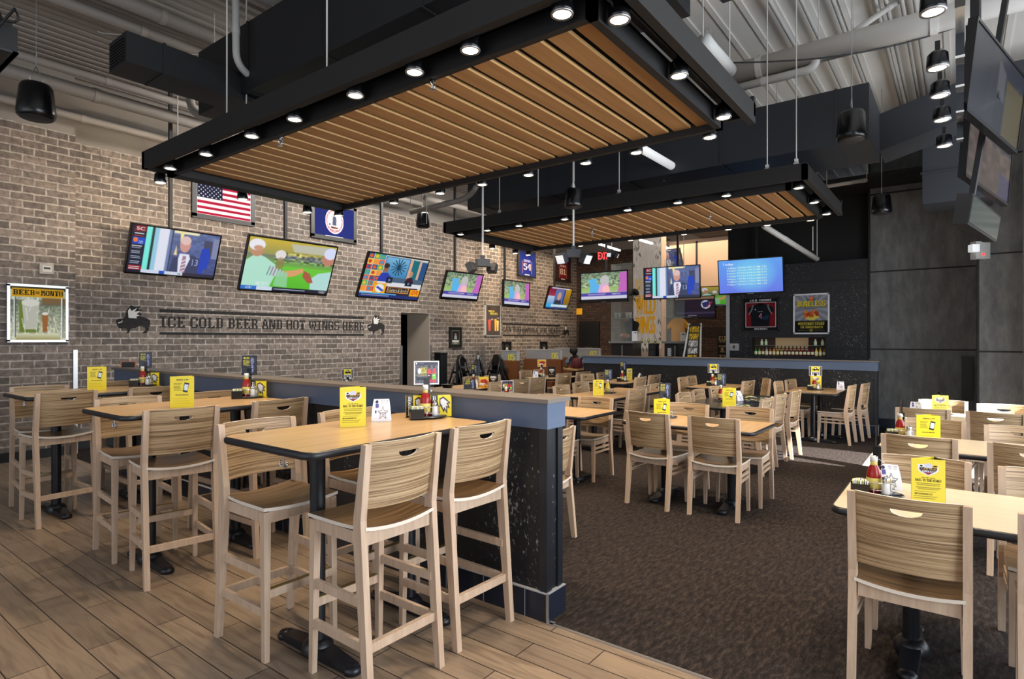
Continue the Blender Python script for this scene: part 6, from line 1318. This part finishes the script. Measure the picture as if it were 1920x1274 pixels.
skinned('body',ch,[(0,1),(1,2),(2,3),(3,4),(4,5),(5,6),(2,7),(7,8),(8,9),(9,10),(2,11),(11,12),(12,13),(13,14),(0,15),(15,16),(16,17),(17,18),(0,19),(19,20),(20,21),(21,22)],mat('black clothing and shaded skin',(40,36,38),.8),g)
skinned('jacket',[((0,.0,.6),.17,.14),((0,.06,.78),.17,.13),((0,.14,.97),.2,.13),((.2,.15,1.0),.08),((.27,.27,.84),.07),((-.2,.15,1.0),.08),((-.27,.27,.84),.07)],[(0,1),(1,2),(2,3),(3,4),(2,5),(5,6)],mat('pale blue jacket cloth',(92,112,140),.8),g)
m=MB(); m.lathe([(0,-.02),(.08,-.02),(.112,.03),(.115,.09),(.09,.14),(.04,.165),(0,.17)],(0,.30,1.17),18); obj('hair',m,mat('black hair',(14,12,12),.7),g)
t=thing('backpack','dark red and black backpack lying by the seated guest','bag',(13.72,8.22,.765),.4); m=MB(); m.lathe([(0,0),(.19,0),(.22,.08),(.2,.2),(.12,.27),(0,.28)],n=16,sy=.7); obj('bag_body',m,mat('dark red cloth',(76,18,28),.8),t); m=MB(); m.path([(-.1,-.1,.2),(-.05,-.16,.3),(.05,-.16,.3),(.1,-.1,.2)],.014,6); obj('strap',m,BLACK,t)
for l,X,Y in (('silver ketchup bottle',0,0),): pass
m=MB(); a=on_x(1102,700,11.0); m.bb(10.9,10.95,a.y-.03,a.y+.03,.95,1.05); m.bb(10.98,11.03,a.y-.05,a.y+.05,.7,.95,0); m.v=[(v[0]+.0,v[1],v[2]) for v in m.v]; 
# ================================================================== LIGHT
def area(name,loc,target,sx,sy,e,col):
    l=bpy.data.lights.new(name,'AREA'); l.shape='RECTANGLE'; l.size=sx; l.size_y=sy; l.energy=e; l.color=col; o=bpy.data.objects.new(name,l); COL.objects.link(o); o.location=loc
    o.rotation_euler=(Vector(target)-Vector(loc)).to_track_quat('-Z','Y').to_euler(); return o
area('window_daylight_side',(4.6,-3.5,1.9),(4.6,5,.9),9.5,2.8,600,(.86,.93,1.0))
area('window_daylight_front',(-3.1,3.2,1.9),(5,4.2,1.3),7.5,2.8,70,(.93,.96,1.0))
area('bar_glow',(14.6,5.0,4.1),(14.6,5,0),2.5,3,110,(1,.78,.55))
area('rear_glow',(13.2,8.9,4.1),(13.2,8.9,0),4,1.2,90,(1,.80,.58))
area('ceiling_fill_left',(6.6,6.9,4.75),(5.2,9.85,.7),4.6,.8,260,(1,.96,.9))  # added fill lamp, unseen behind the large panel, brightens the brick wall
area('ceiling_fill_middle',(9.6,7.2,4.7),(10.5,9.9,.6),2.5,1.0,110,(1,.95,.88))  # second added fill, no such fitting in the room
def beam(name,loc,target,e,size,col=(1,.97,.9),soft=.02,blend=.15):
    l=bpy.data.lights.new(name,'SPOT'); l.energy=e; l.spot_size=size; l.spot_blend=blend; l.shadow_soft_size=soft; l.color=col; o=bpy.data.objects.new(name,l); COL.objects.link(o); o.location=loc
    o.rotation_euler=(Vector(target)-Vector(loc)).to_track_quat('-Z','Y').to_euler()
beam('sun_through_window',(6.6,-5.2,3.9),(8.0,-.5,.8),30000,.22)
beam('sun_on_walkway',(8.4,-5.5,5.0),(9.2,-.1,0),8000,.15)
w=bpy.data.worlds.new('room ambience'); SC.world=w; w.use_nodes=True; w.node_tree.nodes['Background'].inputs[0].default_value=(.72,.80,.92,1); w.node_tree.nodes['Background'].inputs[1].default_value=.5
# ================================================================== CAMERA
cam=bpy.data.cameras.new('camera'); co=bpy.data.objects.new('camera',cam); COL.objects.link(co); SC.camera=co
cam.sensor_width=36; cam.lens=36*FL/1920; cam.clip_start=.05; cam.clip_end=100
co.location=(0,0,EYE); co.rotation_euler=(PI/2,0,math.atan2(FW[1],FW[0])-PI/2)
SC.view_settings.view_transform='Standard'; SC.view_settings.look='None'; SC.view_settings.exposure=.0; SC.view_settings.gamma=1
SC.cycles.use_denoising=True; SC.cycles.max_bounces=5; SC.cycles.diffuse_bounces=3; SC.cycles.glossy_bounces=2; SC.cycles.transparent_max_bounces=8; SC.cycles.caustics_reflective=False; SC.cycles.caustics_refractive=False; SC.cycles.sample_clamp_indirect=4
SC.cycles.use_adaptive_sampling=True; SC.cycles.adaptive_threshold=.02
